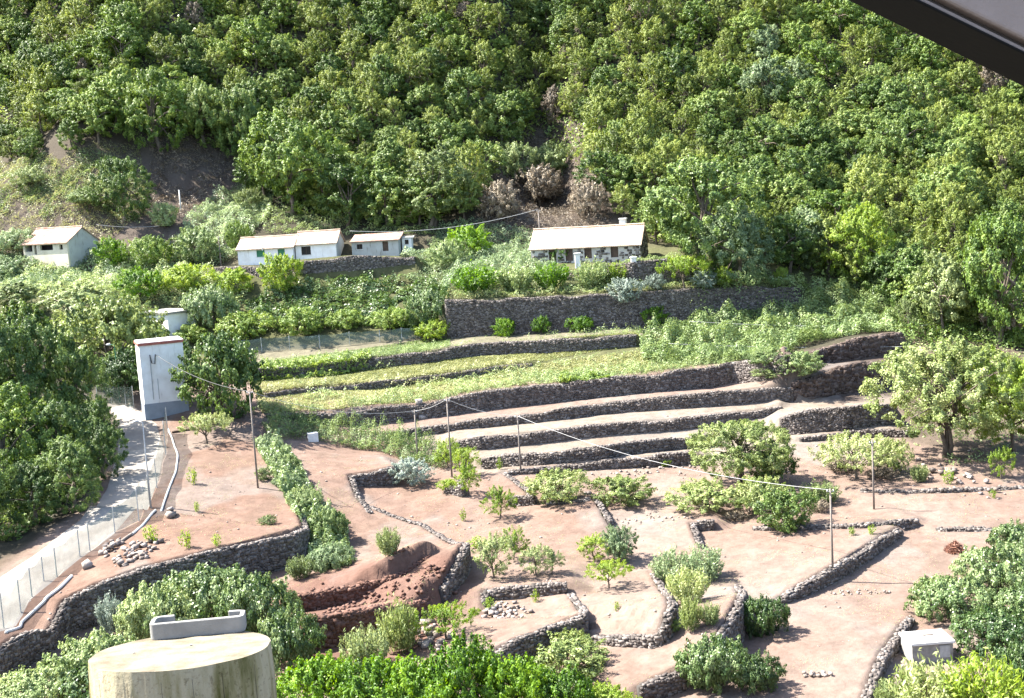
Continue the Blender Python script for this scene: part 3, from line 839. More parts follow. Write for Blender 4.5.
cover('creeper_cover', 'bramble', [(20, 196), (60, 172), (110, 165), (118, 188), (70, 200), (30, 205)], 0.8, 70, 0.14, 0.5,
      'green scrub patch on the bare slope above the left farmhouse', 'scrub', 9, 2.4, noise_cut=0.40)
cover('hedge_cover', 'vine', [(228, 312), (262, 296), (300, 284), (380, 278), (450, 278), (450, 300), (447, 322), (420, 330), (350, 328), (300, 330), (240, 335)], 1.15, 60, 0.17, 0.7,
      'blue green vines sprawling over the terrace below the white farmhouse', 'vines', 10, 2.6, noise_cut=0.33)
cover('garden_cover', 'bramble', [(450, 292), (520, 284), (600, 283), (720, 276), (770, 270), (775, 285), (650, 292), (540, 297), (455, 300)], 0.7, 70, 0.12, 0.4,
      'low green garden growth on top of the tall retaining wall', 'garden plants', 11, 1.7, drape=0.5)
cover('slope_cover', 'bramble', [(-20, 275), (40, 268), (110, 266), (170, 262), (230, 280), (250, 296), (228, 312), (150, 305), (90, 300), (-20, 296)], 1.2, 60, 0.14, 0.55,
      'mixed green scrub on the slope below the left farmhouse', 'scrub', 12, 3.0, noise_cut=0.30)
cover('slope_cover', 'pale', [(400, 262), (440, 228), (480, 225), (540, 236), (545, 260), (560, 280), (450, 290), (410, 285)], 1.2, 70, 0.13, 0.5,
      'pale scrub on the slope left of the stone farmhouse', 'scrub', 13, 2.5)
cover('weed_cover', 'bramble', [(262, 425), (300, 421), (350, 428), (420, 440), (470, 462), (440, 470), (380, 452), (320, 442), (270, 440)], 1.4, 230, 0.10, 0.4,
      'leafy green weeds along the head of the small orchard', 'weeds', 14, 1.3, noise_cut=0.24)
cover('bank_cover', 'laurel', [(-60, 560), (-60, 420), (40, 400), (100, 400), (112, 430), (100, 470), (70, 505), (20, 540)], 0.9, 50, 0.15, 0.6,
      'dark undergrowth on the bank left of the track', 'undergrowth', 15, 2.0, noise_cut=0.35)
cover('fern_cover', 'bramble', [(960, 470), (1030, 452), (1030, 330), (900, 330), (890, 350), (905, 440)], 0.6, 14, 0.14, 0.5,
      'sparse weeds on the earth bank behind the large pale tree', 'weeds', 16, 2.0, noise_cut=0.45)
cover('leafy_strip', 'vine', [(252, 440), (280, 440), (300, 470), (316, 500), (348, 530), (352, 566), (312, 572), (306, 540), (292, 512), (272, 478)], 1.1, 240, 0.11, 0.6,
      'continuous leafy green strip along the right edge of the red field', 'creepers', 51, 1.4, noise_cut=0.22)
cover('slope_scrub', 'bramble', [(-30, 215), (-30, 168), (60, 160), (120, 160), (150, 190), (140, 225), (100, 215), (40, 222)], 1.0, 60, 0.13, 0.5,
      'green scrub breaking up the bare slope above the cream farmhouse', 'scrub', 52, 2.2, noise_cut=0.44)
cover('slope_scrub', 'pale', [(-30, 300), (-30, 250), (30, 258), (110, 256), (150, 240), (190, 235), (180, 270), (110, 280), (30, 290)], 1.2, 70, 0.13, 0.5,
      'pale green scrub round the foot of the cream farmhouse', 'scrub', 53, 2.2, noise_cut=0.36)
cover('field_weeds', 'drygrass', [(180, 440), (310, 450), (480, 480), (700, 470), (900, 450), (1030, 470), (1030, 560), (870, 700), (640, 700), (480, 640), (330, 600), (200, 540), (120, 540)], 0.12, 16, 0.055, 0.25,
      'sparse dry weeds scattered over the bare fields', 'weeds', 54, 1.2, blade=True, noise_cut=0.56)
cover('edge_scrub', 'laurel', [(880, 330), (905, 345), (960, 345), (1040, 352), (1080, 330), (1080, 290), (960, 300), (900, 305)], 1.8, 40, 0.16, 0.55,
      'dark green undergrowth at the forest foot behind the pale airy tree', 'undergrowth', 55, 2.4)

# ---------------------------------------------------------------- the forest: every tree a thing of its own
FLX = [(-60, 175), (0, 160), (30, 165), (60, 158), (120, 150), (155, 138), (240, 138), (252, 200), (330, 216), (430, 226), (478, 226), (492, 160), (540, 128), (588, 150), (606, 214), (650, 244), (780, 262), (880, 304), (930, 336), (1090, 350)]
def forest_line(px): return np.interp(px, [p[0] for p in FLX], [p[1] for p in FLX])
cand = []
r = np.random.default_rng(42)
tries = 26000
X = (r.random(tries) - 0.5) * 270; Y = 150 + r.random(tries) * 142
Z = height(X, Y)
PX, PY, _ = project(np.stack([X, Y, Z], 1))
ok = (PX > -45) & (PX < 1070) & (PY < forest_line(PX)) & (PY > -28)
grid = {}
for i in np.nonzero(ok)[0]:
    x, y = X[i], Y[i]
    md = 3.5 + 0.8 * noise2(x / 20, y / 20, 4)
    key = (int(x // 6), int(y // 6)); bad = False
    for a in (-1, 0, 1):
        for b_ in (-1, 0, 1):
            for (u, v) in grid.get((key[0] + a, key[1] + b_), ()):
                if (u - x) ** 2 + (v - y) ** 2 < md * md: bad = True; break
            if bad: break
        if bad: break
    if bad: continue
    grid.setdefault(key, []).append((x, y)); cand.append(i)
ZONES = [(75, 'at far left'), (150, 'above the cream farmhouse'), (250, 'above the bare slope'), (350, 'above the white farmhouse'), (440, 'above the low shed'), (540, 'left above the cliff'), (650, 'above the stone farmhouse'), (760, 'above the large tree'), (860, 'above the brambles'), (945, 'right of the brambles'), (9999, 'at far right')]
SPEC = {'laurel': ('laurel_tree', 'dark laurel'), 'heath': ('heath_tree', 'yellow green heath tree'), 'broad': ('broadleaf_tree', 'bright green tree'), 'pale': ('grey_green_tree', 'grey green tree'), 'dead': ('dry_tree', 'grey half bare tree')}
FOREST = []
for i in cand:
    x, y, z, px, py = X[i], Y[i], Z[i], PX[i], PY[i]
    zn = next(t for lim, t in ZONES if px < lim)
    fl = forest_line(px) - py
    row = 'in the lowest forest row' if fl < 28 else ('in the lower forest' if fl < 70 else ('in the middle forest' if fl < 130 else ('in the upper forest' if fl < 190 else 'at the top edge')))
    q = 0.55 * noise2(x / 17, y / 17, 61) + 0.45 * r.random()
    if q < 0.40: k = 'laurel'
    elif q < 0.74 - 0.1 * (px < 300): k = 'heath'
    elif q < 0.86: k = 'broad'
    else: k = 'pale'
    if r.random() < 0.025: k = 'dead'
    FOREST.append((k, row, zn, x, y, z, px))
ORD = ['first', 'second', 'third', 'fourth', 'fifth', 'sixth', 'seventh', 'eighth', 'ninth', 'tenth', 'eleventh', 'twelfth', 'thirteenth', 'fourteenth', 'fifteenth', 'sixteenth', 'seventeenth', 'eighteenth', 'nineteenth', 'twentieth'] + ['twenty-' + q_ for q_ in ('first', 'second', 'third', 'fourth', 'fifth', 'sixth', 'seventh', 'eighth', 'ninth')] + ['thirtieth', 'thirty-first', 'thirty-second', 'thirty-third', 'thirty-fourth', 'thirty-fifth']
seen = {}
for (k, row, zn, x, y, z, px) in sorted(FOREST, key=lambda t: t[6]):
    c_ = seen.get((k, row, zn), 0); seen[(k, row, zn)] = c_ + 1
    s = 0.66 + 0.62 * r.random() ** 1.3
    w, h = {'laurel': (7.4, 8.4), 'heath': (5.6, 8.2), 'broad': (8.0, 8.6), 'pale': (6.6, 7.8), 'dead': (4.6, 6.8)}[k]
    nm, lb = SPEC[k]
    plant(nm, 'heath' if k == 'heath' else 'laurel', k, (x, y, z - 0.3), w * s, h * s * (0.9 + 0.25 * r.random()),
          '%s %s %s %s' % (ORD[min(c_, 34)], lb, row, zn), 'tree', 'forest trees on the hillside')

# ---------------------------------------------------------------- trees that stand out
T = plant_px
T('broadleaf_tree', 'broad', 'broad', 295, 214, 96, 112, 'big bright green tree behind the white farmhouse roof', 'tree', variant=0)
T('laurel_tree', 'laurel', 'laurel', 348, 226, 52, 74, 'dark pointed tree right behind the white farmhouse gable', 'tree')
T('laurel_tree', 'laurel', 'laurel', 388, 226, 56, 70, 'dark tree above the low sheds', 'tree')
T('heath_tree', 'heath', 'olive', 436, 226, 70, 84, 'olive green feathery tree right of the low sheds', 'tree')
T('shade_tree', 'broad', 'deep', 124, 222, 56, 74, 'lone dark green tree on the bare slope right of the left farmhouse', 'tree', variant=1)
T('broadleaf_tree', 'broad', 'deep', 700, 270, 126, 128, 'large bright green tree overhanging the right end of the stone farmhouse', 'tree', variant=1)
T('broadleaf_tree', 'broad', 'pale', 738, 282, 74, 82, 'pale green tree in front of the large tree right of the stone farmhouse', 'tree', variant=2)
T('laurel_tree', 'laurel', 'laurel', 790, 272, 60, 66, 'dark tree behind the bramble slope top', 'tree')
T('broadleaf_tree', 'broad', 'lime', 858, 280, 66, 82, 'lime green tree with a bare trunk above the brambles', 'tree', variant=0)
T('heath_tree', 'laurel', 'pale', 812, 270, 50, 62, 'grey green tree left of the lime green tree', 'tree')
T('small_tree', 'fruit', 'olive', 908, 336, 26, 44, 'small yellowish tree at the dark end of the top terrace', 'tree')
T('laurel_tree', 'broad', 'broad', 1000, 346, 96, 150, 'tall green tree at the right edge above the yellow green tree', 'tree', variant=1)
T('broadleaf_tree', 'broad', 'broad', 160, 152, 66, 84, 'big tree at the upper left corner of the shaded bare slope', 'tree')
T('broadleaf_tree', 'broad', 'laurel', 205, 148, 60, 76, 'big dark tree above the middle of the shaded bare slope', 'tree')
T('broadleaf_tree', 'broad', 'laurel', 244, 160, 54, 80, 'big dark tree at the right corner of the shaded bare slope', 'tree')
T('laurel_tree', 'laurel', 'olive', 944, 338, 56, 96, 'narrow yellow green tree left of the tall green tree at the edge', 'tree')
T('airy_tree', 'airy', 'yellowish', 946, 456, 146, 132, 'large pale green airy tree beside the tall dark wall', 'tree', variant=0)
T('airy_tree', 'airy', 'lime', 1012, 452, 96, 112, 'bright yellow green tree cut by the right edge', 'tree', variant=1)
T('fruit_tree', 'airy', 'yellowish', 742, 486, 96, 76, 'spreading yellow green fruit tree in front of the bare terrace steps', 'tree', variant=2)
T('round_shrub', 'bush', 'laurel', 772, 482, 44, 46, 'dark green shrub tucked against the spreading fruit tree', 'shrub')
T('fruit_tree', 'spread', 'yellowish', 856, 479, 84, 46, 'flat topped small tree beside the thin right hand pole', 'tree', variant=0)
T('fruit_tree', 'spread', 'yellowish', 207, 444, 52, 34, 'little flat topped tree on the red field below the white tower', 'tree', variant=1)
T('shade_tree', 'lush', 'deep', 224, 418, 84, 92, 'dense dark green tree right of the white tower', 'tree', variant=2)
T('shade_tree', 'lush', 'yellowish', 112, 378, 104, 90, 'yellow green tree left of the white tower top', 'tree', variant=0)
T('shade_tree', 'lush', 'deep', 128, 396, 62, 50, 'dark tree behind the green lamp post', 'tree', variant=0)
T('shade_tree', 'laurel', 'olive', 78, 338, 84, 62, 'grey olive tree above the dark trees at left', 'tree')
T('shade_tree', 'laurel', 'olive', 20, 318, 70, 40, 'olive tree at the left edge below the farmhouse', 'tree')
for px, py, w, h, mt, lb in [(-12, 452, 110, 150, 'deep', 'tall dark tree at the left edge above the track'), (38, 442, 96, 150, 'deep', 'tall dark green tree left of the track, its crown topmost of the group'),
                             (78, 432, 66, 96, 'deep', 'dark tree leaning over the upper track'), (10, 500, 104, 120, 'broad', 'broad bright topped tree at the left edge beside the track'),
                             (58, 492, 76, 100, 'deep', 'shaded tree on the bank beside the middle of the track'), (92, 462, 54, 70, 'laurel', 'bushy tree at the bend of the track'),
                             (74, 512, 70, 78, 'deep', 'shaded tree overhanging the middle of the track'), (104, 478, 48, 66, 'deep', 'narrow tree at the inner edge of the track bend'), (-25, 540, 90, 110, 'deep', 'dark tree cut by the left edge above the track bottom'), (36, 524, 62, 66, 'deep', 'low dark tree shading the foot of the bank')]:
    T('bank_tree', 'broad', mt, px, py, w, h, lb, 'tree', 'trees on the bank beside the track')

# ---------------------------------------------------------------- shrubs and fruit trees
S = [  # name, kind, material, px, py, width, height, label
    ('bright_shrub', 'bush', 'fresh', 113, 266, 32, 30, 'bright green round shrub right below the left farmhouse'),
    ('dark_shrub', 'bush', 'broad', 150, 270, 44, 36, 'dark green shrub right of the bright round shrub'),
    ('round_shrub', 'bush', 'bramble', 200, 262, 52, 38, 'green shrub on the creeper slope'),
    ('bright_shrub', 'bush', 'fresh', 142, 300, 46, 34, 'bright green shrub above the small white building'),
    ('round_shrub', 'bush', 'lime', 190, 292, 50, 30, 'yellow green shrub right of the bright green shrub on the slope'),
    ('round_shrub', 'bush', 'lime', 236, 292, 42, 26, 'yellow green shrub below the grey wall end'),
    ('dark_shrub', 'vine', 'vine', 214, 326, 60, 44, 'dark blue green shrub right of the small white building'),
    ('round_shrub', 'bush', 'broad', 246, 340, 54, 30, 'mid green shrub above the netting at left'),
    ('round_shrub', 'bush', 'broad', 300, 334, 48, 30, 'mid green shrub above the netting, second from left'),
    ('round_shrub', 'bush', 'broad', 345, 330, 36, 22, 'mid green shrub above the netting, third from left'),
    ('round_shrub', 'bush', 'broad', 390, 330, 44, 24, 'mid green shrub above the netting, fourth from left'),
    ('bright_shrub', 'bush', 'lime', 282, 290, 38, 40, 'bright yellow green bush in front of the white farmhouse'),
    ('dark_shrub', 'vine', 'vine', 430, 326, 50, 40, 'blue green shrub beside the left end of the tall retaining wall'),
    ('round_shrub', 'bush', 'lime', 432, 340, 36, 22, 'bright shrub at the foot of the tall retaining wall corner'),
    ('round_shrub', 'bush', 'fresh', 505, 336, 22, 20, 'small round green bush, leftmost under the tall retaining wall'),
    ('round_shrub', 'bush', 'fresh', 541, 334, 17, 19, 'small round green bush, second under the tall retaining wall'),
    ('round_shrub', 'bush', 'fresh', 580, 332, 27, 17, 'small spreading green bush, third under the tall retaining wall'),
    ('round_shrub', 'bush', 'fresh', 655, 326, 25, 22, 'small green bush, rightmost under the tall retaining wall'),
    ('tall_herb', 'shoots', 'fresh', 478, 292, 54, 30, 'tall green herb clump, leftmost in the farmhouse garden'),
    ('tall_herb', 'shoots', 'bramble', 516, 290, 44, 28, 'tall green herb clump, second in the farmhouse garden'),
    ('tall_herb', 'shoots', 'fresh', 552, 288, 44, 28, 'tall green herb clump in front of the left farmhouse door'),
    ('tall_herb', 'shoots', 'bramble', 592, 286, 42, 28, 'tall green herb clump in front of the middle farmhouse doors'),
    ('tall_herb', 'shoots', 'lime', 618, 284, 26, 24, 'yellowish herb clump left of the silvery bush'),
    ('silver_shrub', 'bush', 'silver', 626, 304, 32, 26, 'silvery blue green ball of a bush on the tall retaining wall'),
    ('silver_shrub', 'bush', 'silver', 655, 290, 20, 17, 'smaller silvery bush right of the silvery ball'),
    ('yellow_shrub', 'spread', 'lime', 684, 290, 54, 36, 'yellow green spreading shrub right of the farmhouse yard'),
    ('silver_shrub', 'bush', 'silver', 705, 288, 28, 18, 'grey green bush beside the yellow spreading shrub'),
    ('round_shrub', 'bush', 'lime', 724, 286, 22, 20, 'small lime bush above the right end of the tall wall'),
    ('round_shrub', 'bush', 'lime', 781, 282, 14, 16, 'tiny bright bush at the top of the brambles'),
    ('leafy_shrub', 'bush', 'fresh', 468, 258, 46, 36, 'bright leafy shrub above the left end of the garden'),
    ('leafy_shrub', 'bush', 'bramble', 448, 268, 40, 30, 'green shrub right of the low sheds'),
    ('orchard_bush', 'bush', 'yellowish', 556, 502, 62, 34, 'wide pale green bush below the lowest terrace wall, left of two'),
    ('orchard_bush', 'bush', 'yellowish', 620, 503, 62, 30, 'wide yellow green bush below the lowest terrace wall, right of two'),
    ('orchard_bush', 'bush', 'yellowish', 708, 509, 72, 28, 'long low green bush left of the dark round shrub'),
    ('orchard_bush', 'bush', 'yellowish', 764, 512, 52, 38, 'yellow green bush touching the dark round shrub'),
    ('dark_shrub', 'bush', 'laurel', 786, 528, 56, 44, 'dark green round shrub standing on the low stone row'),
    ('orchard_bush', 'shoots', 'olive', 820, 502, 44, 22, 'sparse yellow green bush behind the left right-hand pole'),
    ('orchard_bush', 'bush', 'yellowish', 890, 473, 42, 36, 'pale green bush right of the flat topped small tree'),
    ('orchard_bush', 'shoots', 'olive', 920, 482, 20, 20, 'small pale bush below the large airy tree'),
    ('fruit_tree', 'fruit', 'lime', 1001, 479, 28, 36, 'small green tree at the right end of the field'),
    ('fruit_tree', 'fruit', 'lime', 500, 519, 34, 34, 'young fruit tree beside the small stone wall end'),
    ('fruit_tree', 'fruit', 'olive', 494, 578, 46, 50, 'olive green fruit tree, leftmost of the group of four'),
    ('fruit_tree', 'fruit', 'lime', 514, 560, 34, 34, 'fruit tree at the back of the group of four'),
    ('fruit_tree', 'fruit', 'olive', 536, 575, 38, 34, 'fruit tree in the middle of the group of four'),
    ('fruit_tree', 'fruit', 'olive', 552, 574, 26, 26, 'dark small fruit tree, rightmost of the group of four'),
    ('fruit_tree', 'fruit', 'lime', 594, 561, 40, 30, 'fruit tree beside the silvery one in the middle field'),
    ('fruit_tree', 'bush', 'pale', 621, 561, 36, 38, 'silvery green bush in the middle field'),
    ('fruit_tree', 'spread', 'lime', 609, 588, 44, 30, 'low yellow green fruit tree alone in front of the silvery bush'),
    ('fruit_tree', 'fruit', 'lime', 468, 496, 26, 34, 'little fruit tree below the poles, lowest of three'),
    ('fruit_tree', 'fruit', 'lime', 466, 477, 30, 36, 'little fruit tree under the taller pole'),
    ('fruit_tree', 'fruit', 'lime', 448, 468, 28, 32, 'little fruit tree left of the taller pole'),
    ('hedge_bush', 'shoots', 'pale', 672, 582, 46, 36, 'pale upright bush at the left end of the hedge row'),
    ('hedge_bush', 'shoots', 'pale', 704, 580, 46, 38, 'pale upright bush at the back of the hedge row'),
    ('hedge_bush', 'shoots', 'yellowish', 688, 602, 50, 38, 'green upright bush in the middle of the hedge row'),
    ('hedge_bush', 'shoots', 'yellowish', 692, 630, 26, 38, 'narrow upright bush at the front of the hedge row'),
    ('hedge_bush', 'shoots', 'olive', 710, 624, 24, 24, 'small bush right of the narrow upright one'),
    ('olive_bush', 'bush', 'yellowish', 570, 674, 84, 42, 'wide olive green bush in front of the bent stone wall'),
    ('olive_bush', 'shoots', 'yellowish', 400, 652, 46, 58, 'upright olive green bush below the dug red bank'),
    ('olive_bush', 'shoots', 'olive', 366, 668, 54, 46, 'pale bush left of the upright olive green bush'),
    ('yellow_shrub', 'spread', 'lime', 446, 640, 62, 38, 'yellow green shrub left of the sunken plot'),
    ('vine_shrub', 'vine', 'vine', 764, 633, 50, 42, 'dark vine clump hanging over the wall end at right centre'),
    ('vine_shrub', 'vine', 'vine', 716, 690, 78, 52, 'big dark vine clump over the curved wall at bottom'),
    ('vine_shrub', 'vine', 'vine', 760, 690, 52, 36, 'dark low vine clump right of the big one at bottom'),
    ('vine_shrub', 'vine', 'vine', 950, 616, 84, 42, 'dark glossy vine mass behind the grey water box'),
    ('vine_shrub', 'vine', 'vine', 1000, 590, 84, 44, 'dark glossy vine mass at the right edge, upper'),
    ('vine_shrub', 'vine', 'vine', 1018, 556, 54, 34, 'topmost dark vine clump at the right edge'),
    ('vine_shrub', 'vine', 'vine', 1000, 652, 88, 44, 'dark vine mass right of the grey water box'),
    ('vine_shrub', 'vine', 'vine', 1030, 624, 70, 38, 'dark vine clump cut by the right edge, middle'),
    ('vine_shrub', 'vine', 'vine', 1022, 690, 60, 50, 'dark vine clump at the lower right corner'),
    ('broom_bush', 'shoots', 'yellowish', 930, 716, 80, 62, 'yellow green broom bush below the grey water box'),
    ('broom_bush', 'shoots', 'lime', 985, 722, 90, 74, 'yellow green broom bush in the lower right corner'),
    ('broom_bush', 'shoots', 'olive', 892, 712, 40, 36, 'small broom bush at the foot of the lower right wall'),
    ('wall_shrub', 'vine', 'vine', 206, 622, 104, 62, 'broad leaved green shrub against the long curving wall'),
    ('wall_shrub', 'vine', 'bramble', 158, 646, 84, 58, 'lighter broad leaved shrub left behind the concrete drum'),
    ('wall_shrub', 'vine', 'bramble', 96, 690, 100, 58, 'broad leaved shrub left of the concrete drum'),
    ('wall_shrub', 'vine', 'bramble', 36, 716, 100, 50, 'broad leaved shrub at the lower left corner'),
    ('wall_shrub', 'vine', 'vine', 258, 640, 84, 64, 'dark broad leaved shrub right behind the concrete drum'),
    ('wall_shrub', 'vine', 'vine', 290, 672, 74, 62, 'dark broad leaved shrub right of the concrete drum'),
    ('wall_shrub', 'vine', 'vine', 130, 706, 120, 60, 'green shrub hidden mostly by the concrete drum'),
    ('silver_shrub', 'shoots', 'silver', 112, 634, 30, 44, 'silvery upright plant at the end of the long curving wall'),
    ('field_bush', 'shoots', 'olive', 389, 556, 28, 32, 'thin pale bush on the red field above the dug bank'),
    ('silver_shrub', 'bush', 'silver', 411, 484, 40, 28, 'silvery round bush right of the notch wall'),
    ('row_shrub', 'vine', 'pale', 268, 452, 30, 16, 'topmost leafy shrub of the row along the red field'),
    ('row_shrub', 'vine', 'bramble', 284, 472, 32, 18, 'second leafy shrub of the row along the red field'),
    ('row_shrub', 'vine', 'pale', 290, 490, 34, 18, 'third leafy shrub of the row along the red field'),
    ('row_shrub', 'vine', 'bramble', 304, 508, 36, 20, 'fourth leafy shrub of the row along the red field'),
    ('row_shrub', 'vine', 'bramble', 328, 540, 42, 32, 'fifth and largest leafy shrub of the row along the red field'),
    ('row_shrub', 'vine', 'pale', 330, 568, 52, 26, 'lowest leafy shrub of the row, above the dug bank'),
    ('row_shrub', 'shoots', 'olive', 300, 578, 30, 24, 'thin shrub at the left end of the dug bank'),
    ('row_shrub', 'bush', 'olive', 264, 480, 16, 14, 'little bush beside the leaning left pole'),
    ('field_bush', 'bush', 'olive', 268, 525, 18, 10, 'tiny low bush on the red field near its right edge'),
    ('wall_weed', 'bush', 'lime', 447, 490, 20, 12, 'bright weed on the stubby stone corner'),
    ('wall_weed', 'bush', 'lime', 665, 466, 12, 9, 'bright weed on the lowest terrace wall'),
    ('wall_weed', 'bush', 'olive', 770, 376, 34, 10, 'weeds on the terrace wall below the brambles'),
    ('wall_weed', 'bush', 'laurel', 672, 632, 20, 14, 'small green weed below the orchard wall corner'),
    ('bramble_bush', 'bush', 'bramble', 800, 374, 44, 26, 'bramble bush at the broken right end of the long wall'),
    ('bramble_bush', 'bush', 'bramble', 770, 366, 40, 20, 'bramble bush hanging over the long wall near its right end'),
    ('round_shrub', 'bush', 'lime', 158, 342, 40, 22, 'yellow green shrub below the small flat roofed building'),
    ('round_shrub', 'bush', 'broad', 190, 342, 36, 20, 'green shrub at the right foot of the small flat roofed building'),
    ('dead_brush', 'bush', 'dead', 736, 520, 20, 10, 'grey heap of dead twigs left of the dark round shrub'),
    ('dead_brush', 'bush', 'dead', 818, 512, 22, 14, 'grey heap of dead twigs right of the dark round shrub'),
    ('dead_brush', 'bush', 'dead', 842, 470, 34, 12, 'long heap of dead twigs behind the flat topped small tree'),
    ('dead_brush', 'bush', 'dead', 882, 478, 26, 12, 'heap of dead twigs right of the flat topped small tree'),
    ('dry_shrub', 'bush', 'dead', 540, 206, 46, 44, 'brown dry shrub on the bare cliff above the stone farmhouse'),
    ('dry_shrub', 'bush', 'dead', 500, 218, 40, 40, 'brown dry shrub at the left of the bare cliff'),
    ('dry_shrub', 'bush', 'dead', 590, 216, 36, 38, 'brown dry shrub right above the stone farmhouse roof'),
    ('dry_shrub', 'bush', 'olive', 556, 176, 44, 36, 'olive shrub high on the bare cliff'),
    ('dry_shrub', 'bush', 'olive', 516, 178, 40, 40, 'pale shrub high at the left of the bare cliff'),
    ('slope_shrub', 'bush', 'olive', 30, 186, 34, 20, 'olive scrub bush on the bare slope at far left'),
    ('slope_shrub', 'bush', 'bramble', 92, 206, 44, 20, 'green scrub bush left of the lone tree'),
    ('slope_shrub', 'bush', 'bramble', 165, 226, 26, 26, 'dark shrub right of the lone tree'),
    ('slope_shrub', 'bush', 'pale', 12, 252, 46, 24, 'pale scrub bush left of the left farmhouse'),
    ('slope_shrub', 'bush', 'pale', 10, 278, 52, 24, 'pale scrub bush below the left farmhouse at the edge'),
    ('slope_shrub', 'bush', 'olive', 250, 210, 26, 24, 'olive shrub on top of the creeper slope'),
    ('slope_shrub', 'bush', 'broad', 240, 250, 26, 30, 'dark shrub at the left end of the white farmhouse'),
    ('slope_shrub', 'bush', 'fresh', 560, 262, 20, 18, 'small green bush in front of the second farmhouse door'),
]
for (nm, kd, mt, px, py, w, h, lb) in S:
    plant_px(nm, kd, mt, px, py, w, h, lb, 'shrub' if 'tree' not in nm else 'tree')
for k, (px, py, w, h, mt) in enumerate([(322, 726, 80, 78, 'fresh'), (372, 728, 84, 72, 'fresh'), (420, 730, 74, 78, 'fresh'), (470, 730, 84, 96, 'fresh'), (520, 730, 74, 82, 'fresh'), (566, 728, 66, 60, 'fresh'), (610, 726, 56, 44, 'lime')]):
    plant_px('lush_bush', 'lush', mt, px, py, w, h, '%s glossy bright green bush along the bottom edge, counted from the concrete drum' % ['first', 'second', 'third', 'fourth and tallest', 'fifth', 'sixth', 'seventh'][k], 'shrub', 'bright bushes along the bottom edge')
SPR = [(152, 542, 20, 20, 'below the rubble heap, left of three'), (186, 548, 18, 20, 'below the rubble heap, middle of three'), (217, 546, 14, 14, 'below the rubble heap, right of three'), (193, 484, 14, 18, 'in the middle of the left red field'),
       (197, 512, 8, 12, 'lower in the left red field'), (536, 602, 10, 14, 'in the sunken square plot'), (617, 610, 8, 12, 'below the low yellow green fruit tree'), (464, 521, 10, 14, 'on the slope below the small orchard'),
       (852, 535, 10, 10, 'on the field above the diagonal wall, left of two'), (872, 534, 12, 10, 'on the field above the diagonal wall, right of two'), (490, 612, 14, 18, 'left of the sunken plot'), (668, 500, 12, 10, 'below the long low bush'),
       (948, 484, 14, 18, 'on the right field below the airy tree'), (993, 498, 10, 10, 'on the far right field'), (478, 548, 22, 14, 'behind the group of four fruit trees'), (500, 470, 8, 14, 'below the second bare terrace wall')]
for px, py, w, h, lb in SPR:
    plant_px('seedling', 'sprig', 'lime', px, py, w, h, 'small green seedling ' + lb, 'plant', 'seedlings in the fields')

# ---------------------------------------------------------------- the track, its netting fence and pipe
def line3(pts, n):
    """evenly spaced points along a run of picture points on the ground"""
    G = np.array([ground(*p) for p in pts])
    S_ = np.concatenate([[0], np.cumsum(np.linalg.norm(np.diff(G[:, :2], axis=0), axis=1))])
    t = np.linspace(0, S_[-1], n)
    return np.stack([np.interp(t, S_, G[:, 0]), np.interp(t, S_, G[:, 1])], 1)
A = line3(ROAD_L, 150); B = line3(ROAD_R, 150)
mcols = 14
V = []
for j in range(mcols):
    t = j / (mcols - 1)
    xy = A * (1 - t) + B * t
    V.append(np.stack([xy[:, 0], xy[:, 1], height(xy[:, 0], xy[:, 1]) + 0.07 - (0.12 if j in (0, mcols - 1) else 0)], 1))
V = np.stack(V, 1)
idx = np.arange(150 * mcols).reshape(150, mcols)
Q = np.stack([idx[:-1, :-1].ravel(), idx[:-1, 1:].ravel(), idx[1:, 1:].ravel(), idx[1:, :-1].ravel()], 1)
M['track'] = mottled('pale_track', (0.17, 0.15, 0.13), (0.27, 0.25, 0.225), 0.35, 0.95, 0.4, 0.03)
tag(obj('road', mesh_np('road', V.reshape(-1, 3), Q, smooth=True), None, M['track']), kind='structure')

def net_mat(name, col, alpha):
    m, nt, b = new_mat(name)
    b.inputs['Base Color'].default_value = (*col, 1); b.inputs['Roughness'].default_value = 0.6
    tc = nt.nodes.new('ShaderNodeTexCoord')
    w = nt.nodes.new('ShaderNodeTexNoise'); w.inputs['Scale'].default_value = 2.0; w.inputs['Detail'].default_value = 5
    nt.links.new(tc.outputs['Object'], w.inputs['Vector'])
    mr = nt.nodes.new('ShaderNodeMapRange'); mr.inputs[3].default_value = alpha - 0.15; mr.inputs[4].default_value = alpha + 0.15
    nt.links.new(w.outputs['Fac'], mr.inputs[0])
    tr = nt.nodes.new('ShaderNodeBsdfTransparent'); mx = nt.nodes.new('ShaderNodeMixShader')
    nt.links.new(mr.outputs[0], mx.inputs[0]); nt.links.new(tr.outputs[0], mx.inputs[1]); nt.links.new(b.outputs[0], mx.inputs[2])
    nt.links.new(mx.outputs[0], nt.nodes['Material Output'].inputs['Surface'])
    return m
M['net'] = net_mat('grey_green_netting', (0.17, 0.23, 0.21), 0.52)
M['net_dark'] = net_mat('dark_netting', (0.13, 0.17, 0.14), 0.5)

